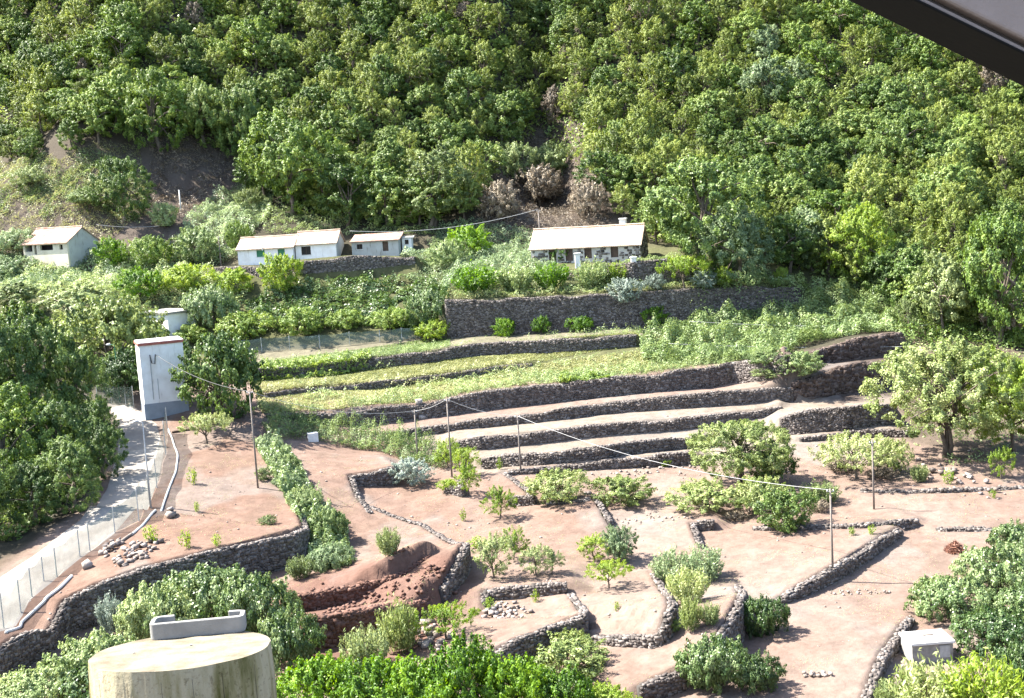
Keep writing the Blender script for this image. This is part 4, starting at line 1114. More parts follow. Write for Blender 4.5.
def net_fence(name, label, posts, netmat, sag=0.25):
    G = [ground(p[0], p[1]) for p in posts]
    H = [p[2] * m_per_px(g) for p, g in zip(posts, G)]
    root = thing(name, label, 'fence', tuple(G[0]))
    o = G[0]
    for g, h in zip(G, H):
        MB().tube([g - o + (0, 0, -0.3), g - o + (0, 0, h + 0.06)], 0.045, 6).build('post', M['galv'], root)
    V = []; Fc = []
    rows_, cols = 7, 8
    n = 0
    P = []
    for i in range(len(G) - 1):
        for c in range(cols):
            t = c / cols
            p = G[i] * (1 - t) + G[i + 1] * t
            h = H[i] * (1 - t) + H[i + 1] * t - sag * math.sin(math.pi * t)
            P.append((p, h))
    P.append((G[-1], H[-1]))
    d2 = G[-1] - G[0]; nn = np.array((d2[1], -d2[0], 0)); nn /= np.linalg.norm(nn)
    for i, (p, h) in enumerate(P):
        bz = float(height(np.array([p[0]]), np.array([p[1]]))[0])
        for k in range(rows_):
            f = k / (rows_ - 1)
            off = 0.28 * (noise2(i * 0.33, k * 0.45, 15) - 0.5)
            V.append((p[0] - o[0] + nn[0] * off, p[1] - o[1] + nn[1] * off, bz - o[2] + 0.05 + (h - 0.05) * f))
    for i in range(len(P) - 1):
        for k in range(rows_ - 1):
            Fc.append((i * rows_ + k, (i + 1) * rows_ + k, (i + 1) * rows_ + k + 1, i * rows_ + k + 1))
    obj('netting', mesh_np('netting', np.array(V), Fc, smooth=True), root, M[netmat])
    return root
net_fence('netting_fence', 'sagging grey green netting fence along the right side of the pale track',
          [(-30, 655, 40), (4, 629, 38), (21, 613, 34), (32, 597, 30), (44, 582, 26), (57, 577, 30), (80, 557, 28), (90, 551, 28), (115, 533, 26), (139, 521, 32), (150, 507, 32), (157, 488, 30), (166, 455, 34), (168, 434, 26)], 'net')
net_fence('netting_fence', 'dark netting fence crossing the top of the track left of the tower',
          [(98, 406, 20), (112, 405, 20), (126, 406, 20), (134, 408, 22)], 'net_dark', 0.1)
net_fence('netting_fence', 'long dark netting fence strip above the top grassy terrace',
          [(222, 358, 14), (240, 354, 14), (262, 352, 14), (290, 350, 14), (320, 348, 13), (350, 345, 13), (380, 342, 12), (402, 340, 12), (420, 338, 11)], 'net_dark', 0.1)

def ground_tube(name, label, cat, pts, rad, mat, n=40, lift=0.0):
    L = line3(pts, n)
    z = height(L[:, 0], L[:, 1]) + rad * 0.8 + lift
    P = np.stack([L[:, 0], L[:, 1], z], 1)
    o = P[0].copy()
    ob = MB().tube(P - o, rad, 8).build(name, M[mat], None, True)
    ob.location = tuple(o)
    return tag(ob, label, cat)
ground_tube('water_pipe', 'pale water pipe lying beside the upper netting fence', 'pipe', [(131, 536), (143, 526), (155, 512), (168, 492), (176, 472), (178, 456), (172, 438), (168, 430)], 0.10, 'pipe')
ground_tube('water_pipe', 'pale water pipe lying beside the lower netting fence', 'pipe', [(6, 634), (22, 623), (44, 603), (60, 589), (72, 577)], 0.12, 'pipe')
ground_tube('wood_beam', 'grey beam lying at the foot of the netting in the middle', 'beam', [(104, 552), (118, 545), (132, 535)], 0.13, 'wood_grey', 10)
ground_tube('log', 'dark log lying on the red field below the tower', 'log', [(172, 433), (184, 431), (196, 429)], 0.14, 'wood_dark', 8)

# ---------------------------------------------------------------- loose stones
def rubble(name, label, spots, cat='stones', mat='stone_pale'):
    G0 = ground(spots[0][0], spots[0][1])
    C = []; AX = []; AY = []; AZ = []
    for (px, py, rpx, n, s0, s1) in spots:
        g = ground(px, py); s = m_per_px(g)
        for i in range(n):
            a = random.uniform(0, 6.28); q = math.sqrt(random.random())
            x = g[0] + math.cos(a) * q * rpx * s; y = g[1] + math.sin(a) * q * rpx * s * 2.2
            sz = random.uniform(s0, s1)
            z = float(height(np.array([x]), np.array([y]))[0]) + sz * 0.25 + (1 - q) * sz * random.random() * 1.4
            M3 = np.array(Matrix.Rotation(random.uniform(0, 6), 3, 'Z') @ Matrix.Rotation(random.uniform(-.5, .5), 3, 'X'))
            C.append((x, y, z)); AX.append(M3[:, 0] * sz * .55); AY.append(M3[:, 1] * sz * .45); AZ.append(M3[:, 2] * sz * .35)
    root = thing(name, label, cat, tuple(G0))
    o = obj('stones', boxes_mesh('stones', np.array(C) - G0, np.array(AX), np.array(AY), np.array(AZ), 0.2), root, M[mat])
    o['kind'] = 'stuff'
    return root
rubble('rubble_heap', 'heap of broken brown stones beside the fence at the end of the red field', [(112, 548, 10, 22, .15, .45), (130, 554, 14, 44, .12, .45), (148, 550, 12, 26, .12, .4)])
rubble('rubble_heap', 'scattered stones in the sunken square plot', [(505, 612, 14, 24, .12, .4), (520, 614, 12, 16, .1, .35), (490, 616, 8, 12, .2, .4)])
rubble('rubble_heap', 'stones tumbled below the dug red bank', [(424, 634, 16, 34, .15, .5), (440, 640, 12, 18, .12, .4)])
rubble('earth_clods', 'red earth clods crumbled along the dug bank shelf', [(330 + 13 * i, 612 - 3.2 * i, 7, 16, .06, .26) for i in range(8)] + [(318, 592, 10, 16, .06, .25), (400, 572, 14, 22, .06, .25), (432, 574, 10, 22, .08, .3), (448, 590, 8, 18, .08, .3)], 'clods', 'red_earth')
rubble('loose_stone', 'single whitish stone at the corner of the rubble heap', [(88, 567, 1, 3, .35, .6)], 'stone')
rubble('loose_stone', 'whitish stones beside the fence above the seedlings', [(171, 515, 4, 9, .3, .6)], 'stone')
rubble('loose_stone', 'white stone beside the poles on the terrace', [(421, 418, 2, 3, .4, .8)], 'stone')
rubble('stone_scatter', 'short dotted line of stones in the field below the diagonal wall', [(832 + 9 * i, 593 - 0.2 * i, 3, 5, .06, .18) for i in range(7)])
rubble('stone_scatter', 'tiny line of stones in the field at the bottom', [(806 + 6 * i, 675, 2, 4, .1, .25) for i in range(5)])
rubble('stone_scatter', 'scattered stones on the right field below the airy tree', [(960, 478, 14, 14, .15, .45), (930, 470, 18, 12, .15, .5), (985, 486, 16, 12, .15, .4)])
rubble('stone_scatter', 'stones edging the foot of the lowest terrace wall', [(600 + 16 * i, 474 - i * 0.6, 8, 6, .08, .25) for i in range(7)])
rubble('stone_scatter', 'dotted stone edge across the middle field', [(615 + 12 * i, 521 - i * 0.5, 5, 4, .06, .2) for i in range(7)])

# small stones and clods lying about on the fields
rs = np.random.default_rng(99)
NS = 2600
sx = -60 + 125 * rs.random(NS); sy = 70 + 75 * rs.random(NS)
kk_ = (fbm(sx / 4.0, sy / 4.0, 88, 3) > 0.47) & ~in_poly(sx, sy, _rp)
sx, sy = sx[kk_], sy[kk_]; NS = len(sx)
ss = 0.03 + 0.08 * rs.random(NS) ** 3
Cs = np.stack([sx, sy, height(sx, sy) + ss * 0.3], 1)
an_ = rs.random(NS) * 6.283
oc = Cs.mean(0)
fs = obj('field_stones', boxes_mesh('field_stones', Cs - oc, np.stack([np.cos(an_) * ss, np.sin(an_) * ss, 0 * ss], 1), np.stack([-np.sin(an_) * ss * .8, np.cos(an_) * ss * .8, 0 * ss], 1), np.stack([0 * ss, 0 * ss, ss * .6], 1), 0.2), None, M['stone_pale'])
fs.location = tuple(oc); tag(fs, 'small stones and clods strewn over the bare fields', 'stones', kind='stuff')

def heap(name, label, px, py, wpx, hpx, mat, cat):
    g = ground(px, py); s = m_per_px(g)
    r = np.random.default_rng(int(px))
    n = 900
    a = r.random(n) * 6.283; q = np.sqrt(r.random(n)); R_ = wpx * s / 2; H = hpx * s
    P = np.stack([np.cos(a) * q * R_, np.sin(a) * q * R_, H * (1 - q ** 1.6) * (0.4 + 0.6 * r.random(n))], 1)
    V, Q = leaf_quads(P, r.normal(0, 1, (n, 3)) + (0, 0, .6), 0.22, 0.14, r)
    root = thing(name, label, cat, tuple(g))
    obj('twigs', mesh_np('twigs', V, Q, r.random(n)), root, M[mat])
    mb = MB(); k = 14
    Vc = [(0, 0, H * 0.75)] + [(math.cos(i / k * 6.283) * R_ * .85, math.sin(i / k * 6.283) * R_ * .85, -0.05) for i in range(k)]
    mb.add(Vc, [(0, 1 + i, 1 + (i + 1) % k) for i in range(k)])
    mb.build('heap_core', M[mat], root)
M['rust_brush'] = leaf_mat('rusty_brush', (0.08, 0.03, 0.02), (0.14, 0.06, 0.04), (0.24, 0.12, 0.08), 0.1)
heap('brush_heap', 'reddish brown brush heap on the right field', 955, 551, 20, 10, 'rust_brush', 'brush heap')

# ---------------------------------------------------------------- buildings
def wall_with_openings(x0, x1, z0, z1, ys, thick, ops):
    """solid pieces of a wall in the xz plane round its openings"""
    mb = MB(); cur = x0
    for (a, b_, c, d_) in sorted(ops):
        if a > cur: mb.box(cur, a, ys, ys + thick, z0, z1)
        if c > z0: mb.box(a, b_, ys + 0.002, ys + thick - 0.002, z0, c)
        if d_ < z1: mb.box(a, b_, ys + 0.002, ys + thick - 0.002, d_, z1)
        cur = b_
    if cur < x1: mb.box(cur, x1, ys, ys + thick, z0, z1)
    return mb

def tiled_slope(mb, x0, x1, y0, z0, y1, z1, pitch=0.26, amp=0.05):
    n = max(4, int((x1 - x0) / pitch)) * 2
    m_ = 6
    V = []
    for j in range(m_ + 1):
        t = j / m_
        for i in range(n + 1):
            V.append((x0 + (x1 - x0) * i / n, y0 + (y1 - y0) * t, z0 + (z1 - z0) * t + (amp if i % 2 else 0) + 0.03 * (noise2(i * 0.21, t * 3, 5) - .5) - 0.06 * math.sin(math.pi * t)))
    b0 = len(V)
    Vb = [(p[0], p[1], p[2] - 0.14) for p in V]
    Fc = [(j * (n + 1) + i, j * (n + 1) + i + 1, (j + 1) * (n + 1) + i + 1, (j + 1) * (n + 1) + i) for j in range(m_) for i in range(n)]
    Fb = [tuple(b0 + k for k in f[::-1]) for f in Fc]
    rim = [(i, i + 1) for i in range(n)] + [(j * (n + 1) + n, (j + 1) * (n + 1) + n) for j in range(m_)] + [(m_ * (n + 1) + i + 1, m_ * (n + 1) + i) for i in range(n)] + [((j + 1) * (n + 1), j * (n + 1)) for j in range(m_)]
    Fr = [(b0 + a, b0 + c, c, a) for a, c in rim]
    mb.add(V + Vb, Fc + Fb + Fr)

def farm(root, cx, yf, L, W, hw, hr, wallm, roofm, ops, sidem=None, over=0.35, foot=1.2, gable=True, roof=True, roofname='roof'):
    """one block: front at y = yf facing -y, ridge along x. ops: (x0, x1, z0, z1, kind)"""
    x0, x1 = cx - L / 2, cx + L / 2
    yb = yf + W
    fw = wall_with_openings(x0, x1, -foot, hw, yf, 0.35, [o[:4] for o in ops])
    fw.build('front_wall', M[wallm], root)
    for xs in (x0, x1):
        sb = MB()
        s = 0.30 if xs == x0 else -0.30
        ym = (yf + yb) / 2
        if gable:
            prof = [(yf + .352, -foot), (yb, -foot), (yb, hw), (ym, hr - 0.12), (yf + .352, hw)]
        else:
            prof = [(yf + .352, -foot), (yb, -foot), (yb, hr - 0.12), (yf + .352, hw)]
        k = len(prof)
        Vv = [(xs, p[0], p[1]) for p in prof] + [(xs + s, p[0], p[1]) for p in prof]
        sb.add(Vv, [tuple(range(k)), tuple(range(2 * k - 1, k - 1, -1))] + [(i, (i + 1) % k, k + (i + 1) % k, k + i) for i in range(k)])
        sb.build('side_wall', M[sidem or wallm], root)
    MB().box(x0 + .31, x1 - .31, yb - 0.3, yb - .01, -foot, hw - 0.01).build('back_wall', M[wallm], root)
    MB().box(x0 + .32, x1 - .32, yf + 1.2, yf + 1.25, 0, hw - 0.02).build('inner_partition', M['dark_open'], root)  # added dark board, puts the unlit interior behind the openings
    if roof:
        rb = MB(); ym = (yf + yb) / 2
        if gable:
            e = (hr - hw) / (ym - yf) * over
            tiled_slope(rb, x0 - .25, x1 + .25, yf - over, hw - e + .1, ym + .02, hr + .1)
            tiled_slope(rb, x0 - .25, x1 + .25, yb + over, hw - e + .1, ym + .03, hr + .09)
        else:
            e = (hr - hw) / (yb - yf) * over
            tiled_slope(rb, x0 - .25, x1 + .25, yf - over, hw - e + .1, yb + .2, hr + .12)
        ro = rb.build(roofname, M[roofm], root)
        if gable:
            MB().tube([(x0 - .25, ym, hr + .16), (cx, ym, hr + .12), (x1 + .25, ym, hr + .16)], 0.13, 8).build('ridge_tiles', M[roofm], ro)
    for (a, b_, c, d_, kd) in ops:
        if kd == 'door':
            dd = MB().box(a + .06, b_ - .06, yf + .18, yf + .24, c, d_ - .06).build('door', M['wood_dark'], root)
            MB().box(a, a + .058, yf + .12, yf + .28, c, d_).box(b_ - .058, b_, yf + .12, yf + .28, c, d_).box(a + .06, b_ - .06, yf + .12, yf + .28, d_ - .058, d_).build('frame', M['wood_dark'], dd)
        elif kd in ('green', 'wood', 'white'):
            wm = {'green': 'green_paint', 'wood': 'wood_dark', 'white': 'white_wall'}[kd]
            ww = MB().box(a, a + .07, yf + .1, yf + .2, c, d_).box(b_ - .07, b_, yf + .1, yf + .2, c, d_).box(a + .072, b_ - .072, yf + .1, yf + .2, c, c + .07).box(a + .072, b_ - .072, yf + .1, yf + .2, d_ - .07, d_).box((a + b_) / 2 - .035, (a + b_) / 2 + .035, yf + .102, yf + .198, c + .072, d_ - .072).build('window', M[wm], root)
            MB().box(a + .072, (a + b_) / 2 - .037, yf + .14, yf + .16, c + .072, d_ - .072).build('pane', M['dark_open'] if kd != 'green' else M['green_paint'], ww)
            MB().box((a + b_) / 2 + .037, b_ - .072, yf + .14, yf + .16, c + .072, d_ - .072).build('pane', M['dark_open'] if kd != 'green' else M['green_paint'], ww)
            MB().box(a - .08, b_ + .08, yf - .06, yf + .098, c - .08, c - .002).build('sill', M['concrete_pale'], ww)

# stone farmhouse
g = ground(590, 259); s = m_per_px(g)
rt = thing('stone_farmhouse', 'long stone farmhouse with pale tiled roof and four dark doors', 'house', tuple(g), math.radians(-17))
SHL, SHW, SHH, SHR = 16.2, 6.0, 2.1, 4.6
ops = [(-5.4, -4.3, 0, 1.8, 'door'), (-2.9, -1.8, 0, 1.8, 'door'), (-0.1, 1.0, .25, 1.8, 'door'), (3.8, 4.9, .25, 1.8, 'door')]
M['mortar'] = mottled('pale_mortar', (0.36, 0.34, 0.30), (0.48, 0.45, 0.41), 1.5)
farm(rt, 0, -SHW / 2, SHL, SHW, SHH, SHR, 'mortar', 'tile', ops)
C = []; AXs = []; AYs = []; AZs = []
def face_stones(fn, u0, u1, z0, z1, block, dens=0.46):
    z = z0
    while z < z1:
        ch = 0.2 + 0.22 * random.random(); u = u0 + random.random() * .3
        while u < u1:
            a = 0.14 + 0.2 * random.random()
            if random.random() < 0.72 and not block(u + a, z + ch / 2, a):
                c_, ax, ay = fn(u + a, z + ch / 2)
                C.append(c_); AXs.append(np.array(ax) * a * 0.85); AYs.append(np.array(ay) * 0.05); AZs.append(np.array((0, 0, 1.0)) * ch * 0.40)
            u += 2 * a
        z += ch
face_stones(lambda u, z: ((u, -SHW / 2 - 0.01, z), (1, 0, 0), (0, 1, 0)), -SHL / 2 + .1, SHL / 2 - .2, -0.8, SHH - .15,
            lambda u, z, a: any(o[0] - a - .1 < u < o[1] + a + .1 and o[2] - .1 < z < o[3] + .15 for o in ops))
face_stones(lambda u, z: ((SHL / 2 + .01, u, z), (0, 1, 0), (1, 0, 0)), -SHW / 2 + .1, SHW / 2 - .2, -0.8, SHR - .4,
            lambda u, z, a: z > SHH + (SHR - SHH) * (1 - abs(u) / (SHW / 2)) - .35)
st = obj('wall_stones', boxes_mesh('wall_stones', np.array(C), np.array(AXs), np.array(AYs), np.array(AZs), 0.14), rt, M['stone']); st['kind'] = 'stuff'
MB().box(4.6, 5.5, 0.2, 1.1, SHR - .6, SHR + .95).box(4.5, 5.6, .1, 1.2, SHR + .952, SHR + 1.1).build('chimney', M['white_wall'], rt)
for px, py, hp in [(578, 268, 14), (634, 272, 12), (662, 270, 10)]:
    g2 = ground(px, py); s2 = m_per_px(g2); h2 = hp * s2
    pr = thing('gate_pillar', {578: 'small white pillar before the second farmhouse door', 634: 'small white pillar at the right end of the farmhouse yard wall', 662: 'stubby white pillar right of the farmhouse'}[px], 'pillar', tuple(g2))
    MB().box(-.35, .35, -.35, .35, -.3, h2).build('shaft', M['white_wall'], pr); MB().box(-.45, .45, -.45, .45, h2 + .002, h2 + .16).build('cap', M['concrete_pale'], pr)

# white farmhouse, two blocks
g = ground(296, 258)
rt = thing('white_farmhouse', 'long whitewashed farmhouse in two blocks with green shutters and pale roof', 'house', tuple(g), math.radians(-6))
farm(rt, -3.9, -3.2, 8.8, 5.8, 1.95, 3.5, 'white_wall', 'tile', [(-5.3, -4.0, .6, 1.65, 'green'), (-1.9, -.8, .6, 1.65, 'green')], foot=1.8)
farm(rt, 3.9, -2.4, 6.4, 5.6, 2.2, 3.9, 'white_wall', 'tile', [(1.6, 3.1, .5, 1.8, 'wood')], 'grey_wall', foot=1.6)
MB().tube([(-4.2, -3.55, 1.6), (-4.2, -3.55, 2.9)], .07).build('stove_pipe', M['galv'], rt)

g = ground(378, 251)
rt = thing('low_shed', 'low patched shed with a rusty red roof beside the white farmhouse', 'shed', tuple(g), math.radians(-6))
farm(rt, 0, -2, 7.4, 3.6, 1.7, 2.6, 'grey_wall', 'tile_red', [(-2.9, -2.0, .5, 1.3, 'wood'), (1.2, 2.1, 0, 1.5, 'door')], gable=False)
g = ground(408, 249)
rt = thing('small_hut', 'tiny white hut with one window right of the low shed', 'hut', tuple(g), math.radians(-6))
farm(rt, 0, -.7, 1.5, 1.5, 1.75, 1.9, 'white_wall', 'grey_wall', [(-.3, .3, .8, 1.5, 'wood')], gable=False, over=.1)

# left farmhouse
g = ground(66, 255)
rt = thing('cream_farmhouse', 'cream farmhouse with a tall gable greyed for shade and ruined tiled roof', 'house', tuple(g), math.radians(-27))
farm(rt, -.8, -3.4, 9.6, 6.6, 2.2, 4.3, 'cream_wall', 'tile_red', [(-5.2, -3.6, .9, 1.9, 'open'), (-3.2, -2.7, .4, 1.9, 'open'), (-1.9, .9, 1.0, 1.85, 'open'), (2.3, 3.0, 1.0, 1.75, 'open')], 'grey_wall', foot=3.0)  # side walls grey: shade on the gable is put into their colour
# small white building above the tower
g = ground(171, 331)
rt = thing('white_outbuilding', 'small white flat roofed building half hidden above the white tower', 'outbuilding', tuple(g), math.radians(-38))
farm(rt, -.6, -2.4, 6.6, 4.8, 2.6, 2.62, 'white_wall', 'concrete', [(1.0, 1.6, 1.2, 1.9, 'wood')], roof=False, gable=False, foot=4)
MB().box(-4.2, 3.0, -2.7, 2.7, 2.64, 2.88).build('roof_slab', M['concrete'], rt)

# transformer tower
g = ground(165, 409); s = m_per_px(g)
tw, th = 41 * s / 0.98, 67 * s
rt = thing('transformer_tower', 'tall windowless white tower with red brown roof edge beside the track', 'tower', tuple(g), math.radians(22))
hw_ = tw / 2
MB().box(-hw_, hw_, -hw_ * .85, hw_ * .85, 9.5 * s, th).build('body', M['white_wall'], rt)
MB().box(-hw_ - .03, hw_ + .03, -hw_ * .85 - .03, hw_ * .85 + .03, -1.5, 9.5 * s - .002).build('base_band', M['band'], rt)
MB().box(-hw_ - .12, hw_ + .12, -hw_ * .85 - .12, hw_ * .85 + .12, th + .002, th + .28).build('roof_slab', M['red_edge'], rt)
MB().box(-hw_ - .05, hw_ + .05, -hw_ * .85 - .05, hw_ * .85 + .05, th + .282, th + .36).build('roof_top', M['concrete_pale'], rt)
yk = -hw_ * .85
MB().tube([(-hw_ * .55, yk - .1, th * .86), (-hw_ * .5, yk - .16, th * .74), (-hw_ * .36, yk - .16, th * .72), (-hw_ * .3, yk - .1, th * .86)], .06).build('cable_loop', M['wire_dark'], rt)
MB().tube([(-hw_ * .55, yk - .05, th * .86), (-hw_ * .56, yk - .05, th * .2)], .045).tube([(-hw_ * .3, yk - .05, th * .50), (-hw_ * .3, yk - .05, th * .2)], .035).build('conduit', M['galv'], rt)
hook = np.array(rt.location) + np.array(Matrix.Rotation(math.radians(22), 3, 'Z') @ Vector((-hw_ * .3, yk - .1, th * .86)))

# concrete water box
g = ground(927, 657); s = m_per_px(g)
rt = thing('water_box', 'grey concrete water box with a pale slab lid at lower right', 'water tank', tuple(g), math.radians(3))
bw, bh = 41 * s, 1.25
MB().box(-bw / 2, bw / 2, -1.0, 1.0, -.5, bh).build('tank', M['concrete'], rt)
MB().box(-bw / 2 - .1, bw / 2 + .1, -1.12, 1.12, bh + .002, bh + .16).build('lid', M['concrete_pale'], rt)
MB().box(-.2, .5, .1, .5, bh + .162, bh + .24).build('hatch', M['wood_grey'], rt)
MB().box(bw / 2 - .9, bw / 2 - .2, -1.04, -1.002, .3, 1.1).build('grille', M['galv'], rt)

g = ground(313, 440)
rt = thing('pale_block', 'pale square stone block among the weeds below the grassy wall', 'block', tuple(g), .3)
MB().box(-.55, .55, -.4, .4, -.2, .8).build('block', M['concrete_pale'], rt)

# ---------------------------------------------------------------- poles, lamps and wires
TOPS = {}
def pole(key, px, py, hpx, label, r=0.085, mat='wood_grey', arm=True):
    g = ground(px, py); h = hpx * m_per_px(g)
    rt = thing('wooden_pole', label, 'pole', tuple(g))
    MB().tube([(0, 0, -.6), (0, 0, h * .5), (0, 0, h)], [r * 1.15, r, r * .8], 8).build('post', M[mat], rt, True)
    if arm:
        MB().tube([(-.28, 0, h - .22), (.28, 0, h - .22)], .03).build('bracket', M['galv'], rt)
        for sx in (-.24, .24):
            MB().tube([(sx, 0, h - .2), (sx, 0, h - .13), (sx, 0, h - .08)], [.025, .05, .03]).build('insulator', M['white_wall'], rt)
    TOPS[key] = g + (0, 0, h - .1)
pole('a', 258, 488, 99, 'tall leaning pole at the edge of the left red field')
pole('b', 418, 461, 52, 'shorter pole, left of two above the small orchard')
pole('c', 452, 477, 80, 'taller pole, right of two above the small orchard')
pole('d', 521, 474, 60, 'pole standing before the bare terrace steps')
pole('e', 833, 581, 95, 'pole standing against the diagonal stone wall')
pole('f', 874, 509, 70, 'thin pole beside the flat topped small tree')
pole('g', 541, 256, 46, 'pole at the left corner of the stone farmhouse', .1)
pole('h', 221, 266, 30, 'short pole among the creepers left of the white farmhouse', .1)
pole('i', 181, 212, 22, 'short whitish post on the shaded bare slope', .12, 'concrete_pale', False)
def wire(label, a, b_, sag, r=0.02, mat='wire'):
    a = np.array(a); b_ = np.array(b_)
    P = [a * (1 - t) + b_ * t - np.array((0, 0, sag * 4 * t * (1 - t))) for t in np.linspace(0, 1, 25)]
    o = P[0].copy()
    ob = MB().tube([p - o for p in P], r, 5).build('cable', M[mat], None, True)
    ob.location = tuple(o)
    tag(ob, label, 'cable')
wire('dark cable sagging from the white tower to the tall leaning pole', hook, TOPS['a'], 0.7, .03, 'wire_dark')
wire('cable from the tall leaning pole to the shorter orchard pole', TOPS['a'], TOPS['b'], 1.0)
wire('cable between the two orchard poles', TOPS['b'], TOPS['c'], .25)
wire('cable from the taller orchard pole to the pole before the steps', TOPS['c'], TOPS['d'], .4)
wire('long pale cable crossing the bare terrace steps', TOPS['d'], TOPS['e'], 1.2, .022)
wire('upper cable over the shaded end of the brambles', ground(690, 338) + (0, 0, 2.2), ground(935, 334) + (0, 0, 1.2), .4, .025)
wire('lower cable over the shaded end of the brambles', ground(668, 356) + (0, 0, 1.6), ground(915, 356) + (0, 0, 1.2), .3, .025)
wire('cable from the white farmhouse gable over the low shed', ground(352, 262) + (0, 0, 4.4), TOPS['g'] + (0, 0, .2), 1.2, .035)
wire('cable left of the lone tree above the cream farmhouse', ground(98, 240) + (0, 0, 2.5), ground(160, 232) + (0, 0, 1.0), .3, .03)

def lamp(px, py, hpx, label, mat, out):
    g = ground(px, py); h = hpx * m_per_px(g)
    rt = thing('street_lamp', label, 'street lamp', tuple(g))
    MB().tube([(0, 0, -.3), (0, 0, h * .5), (0, 0, h - .1), (out * .5, 0, h), (out, 0, h)], [.09, .07, .05, .04, .035], 8).build('post', M[mat], rt, True)
    MB().tube([(out * .8, 0, h + .02), (out * 1.2, 0, h + .05), (out * 1.9, 0, h + .03)], [.06, .16, .07], 8).build('lamp_head', M['galv'], rt, True)
lamp(151, 508, 88, 'slim grey street lamp beside the track fence', 'galv', -.45)
lamp(120, 402, 58, 'green street lamp left of the white tower', 'green_paint', -.5)

# ---------------------------------------------------------------- concrete drum close to the viewer with a broken trough on it
DD = 10.4
top = ray(181, 650) * DD
rad = 89.0 * DD / F
base_z = float(height(np.array([top[0]]), np.array([top[1]]))[0])
rt = thing('concrete_drum', 'weathered cream concrete drum with green stains close to the viewer', 'concrete drum', (top[0], top[1], base_z))
hh = top[2] - base_z
n = 96; rings = 26
V = []; 
TILT = 0.13
stave = [random.uniform(-.006, .006) for _ in range(32)]
for j in range(rings):
    t = j / (rings - 1)
    for i in range(n):
        a = 2 * math.pi * i / n
        rr = rad * (1.03 - 0.03 * t) + stave[i * 32 // n] - (0.012 if i % 3 == 0 and j < rings - 1 else 0) + 0.008 * (noise2(i * .4, j * .5, 8) - .5)
        if j == rings - 1: rr -= 0.012
        zt = hh - TILT * math.sin(a) * rr + 0.012 * (noise2(i * .23, 3.1, 8) - .5)
        V.append((rr * math.cos(a), rr * math.sin(a), -.3 + (zt + .3) * t))
Fc = [(j * n + i, j * n + (i + 1) % n, (j + 1) * n + (i + 1) % n, (j + 1) * n + i) for j in range(rings - 1) for i in range(n)]
mb = MB(); mb.add(V, Fc)
m, nt, b = new_mat('stained_concrete')
tc = nt.nodes.new('ShaderNodeTexCoord'); mp = nt.nodes.new('ShaderNodeMapping'); mp.inputs['Scale'].default_value = (2.6, 2.6, .5)
nz = nt.nodes.new('ShaderNodeTexNoise'); nz.inputs['Scale'].default_value = 1.4; nz.inputs['Detail'].default_value = 6; nz.inputs['Roughness'].default_value = .65
nt.links.new(tc.outputs['Object'], mp.inputs[0]); nt.links.new(mp.outputs[0], nz.inputs['Vector'])
c1 = ramp(nt, nz.outputs['Fac'], [(.36, (.10, .095, .03)), (.45, (.24, .21, .11)), (.58, (.38, .335, .225)), (.75, (.26, .22, .145))])
sp = noise_node(nt, 22, 6, .7)
mul = nt.nodes.new('ShaderNodeMix'); mul.data_type = 'RGBA'; mul.blend_type = 'MULTIPLY'; mul.inputs[0].default_value = 1
nt.links.new(c1, mul.inputs[6]); nt.links.new(ramp(nt, sp, [(.3, (.45, .42, .38)), (.45, (1, 1, 1)), (.68, (1, 1, 1)), (.78, (1.5, 1.5, 1.5))]), mul.inputs[7])
nt.links.new(mul.outputs[2], b.inputs['Base Color']); b.inputs['Roughness'].default_value = .95; b.inputs['Specular IOR Level'].default_value = .15
bump(nt, b, noise_node(nt, 16, 8, .7), .5, .02)
M['drum'] = m
mb.build('side', m, rt, True)
V = [(0, 0, hh + .01)]; k = 8
for j in range(1, k + 1):
    for i in range(n):
        a = 2 * math.pi * i / n; q = j / k
        p = np.array(V[0]) if False else None
        e = mb.v[(rings - 1) * n + i]
        V.append((e[0] * q, e[1] * q, hh + (e[2] - hh) * q + .012 * (noise2(q * 5 * math.cos(a) + 9, q * 5 * math.sin(a) + 9, 12) - .5) * (j < k)))
Fc = [(0, 1 + i, 1 + (i + 1) % n) for i in range(n)] + [(1 + j * n + i, 1 + (j + 1) * n + i, 1 + (j + 1) * n + (i + 1) % n, 1 + j * n + (i + 1) % n) for j in range(k - 1) for i in range(n)]
M['drum_top'] = mottled('dusty_concrete_top', (.115, .095, .065), (.22, .195, .15), 5, .95, .5, .015, .15, 30)
MB().add(V, Fc).build('top', M['drum_top'], rt, True)

for q in range(3):
    a = random.uniform(0, 6.28); q_ = random.uniform(.1, .8) * rad; x_, y_ = math.cos(a) * q_, math.sin(a) * q_ * .6 - .1
    sz = random.uniform(.004, .009)
    MB().obox((x_, y_, hh - TILT * y_ + sz * .6), (sz, .3 * sz, 0), (-.3 * sz, sz * .8, .1 * sz), (0, 0, sz * .6)).build('chip', M['concrete'], rt)
for q in range(7):
    a = -math.pi / 2 + (q - 3) * .37 + random.uniform(-.05, .05)
    pts_ = [((rad * (1.0 + .03 * (1 - t_)) + .002) * math.cos(a + .02 * math.sin(5 * t_ + q)), (rad * (1.0 + .03 * (1 - t_)) + .002) * math.sin(a + .02 * math.sin(5 * t_ + q)), hh * t_ + (hh - TILT * math.sin(a) * rad - hh) * t_) for t_ in np.linspace(.985, random.uniform(.55, .85), 8)]
    MB().tube(pts_, [.0012, .0018, .0022, .0014, .002, .0012, .001, .0006], 4).build('crack_line', M['dark_open'], rt)

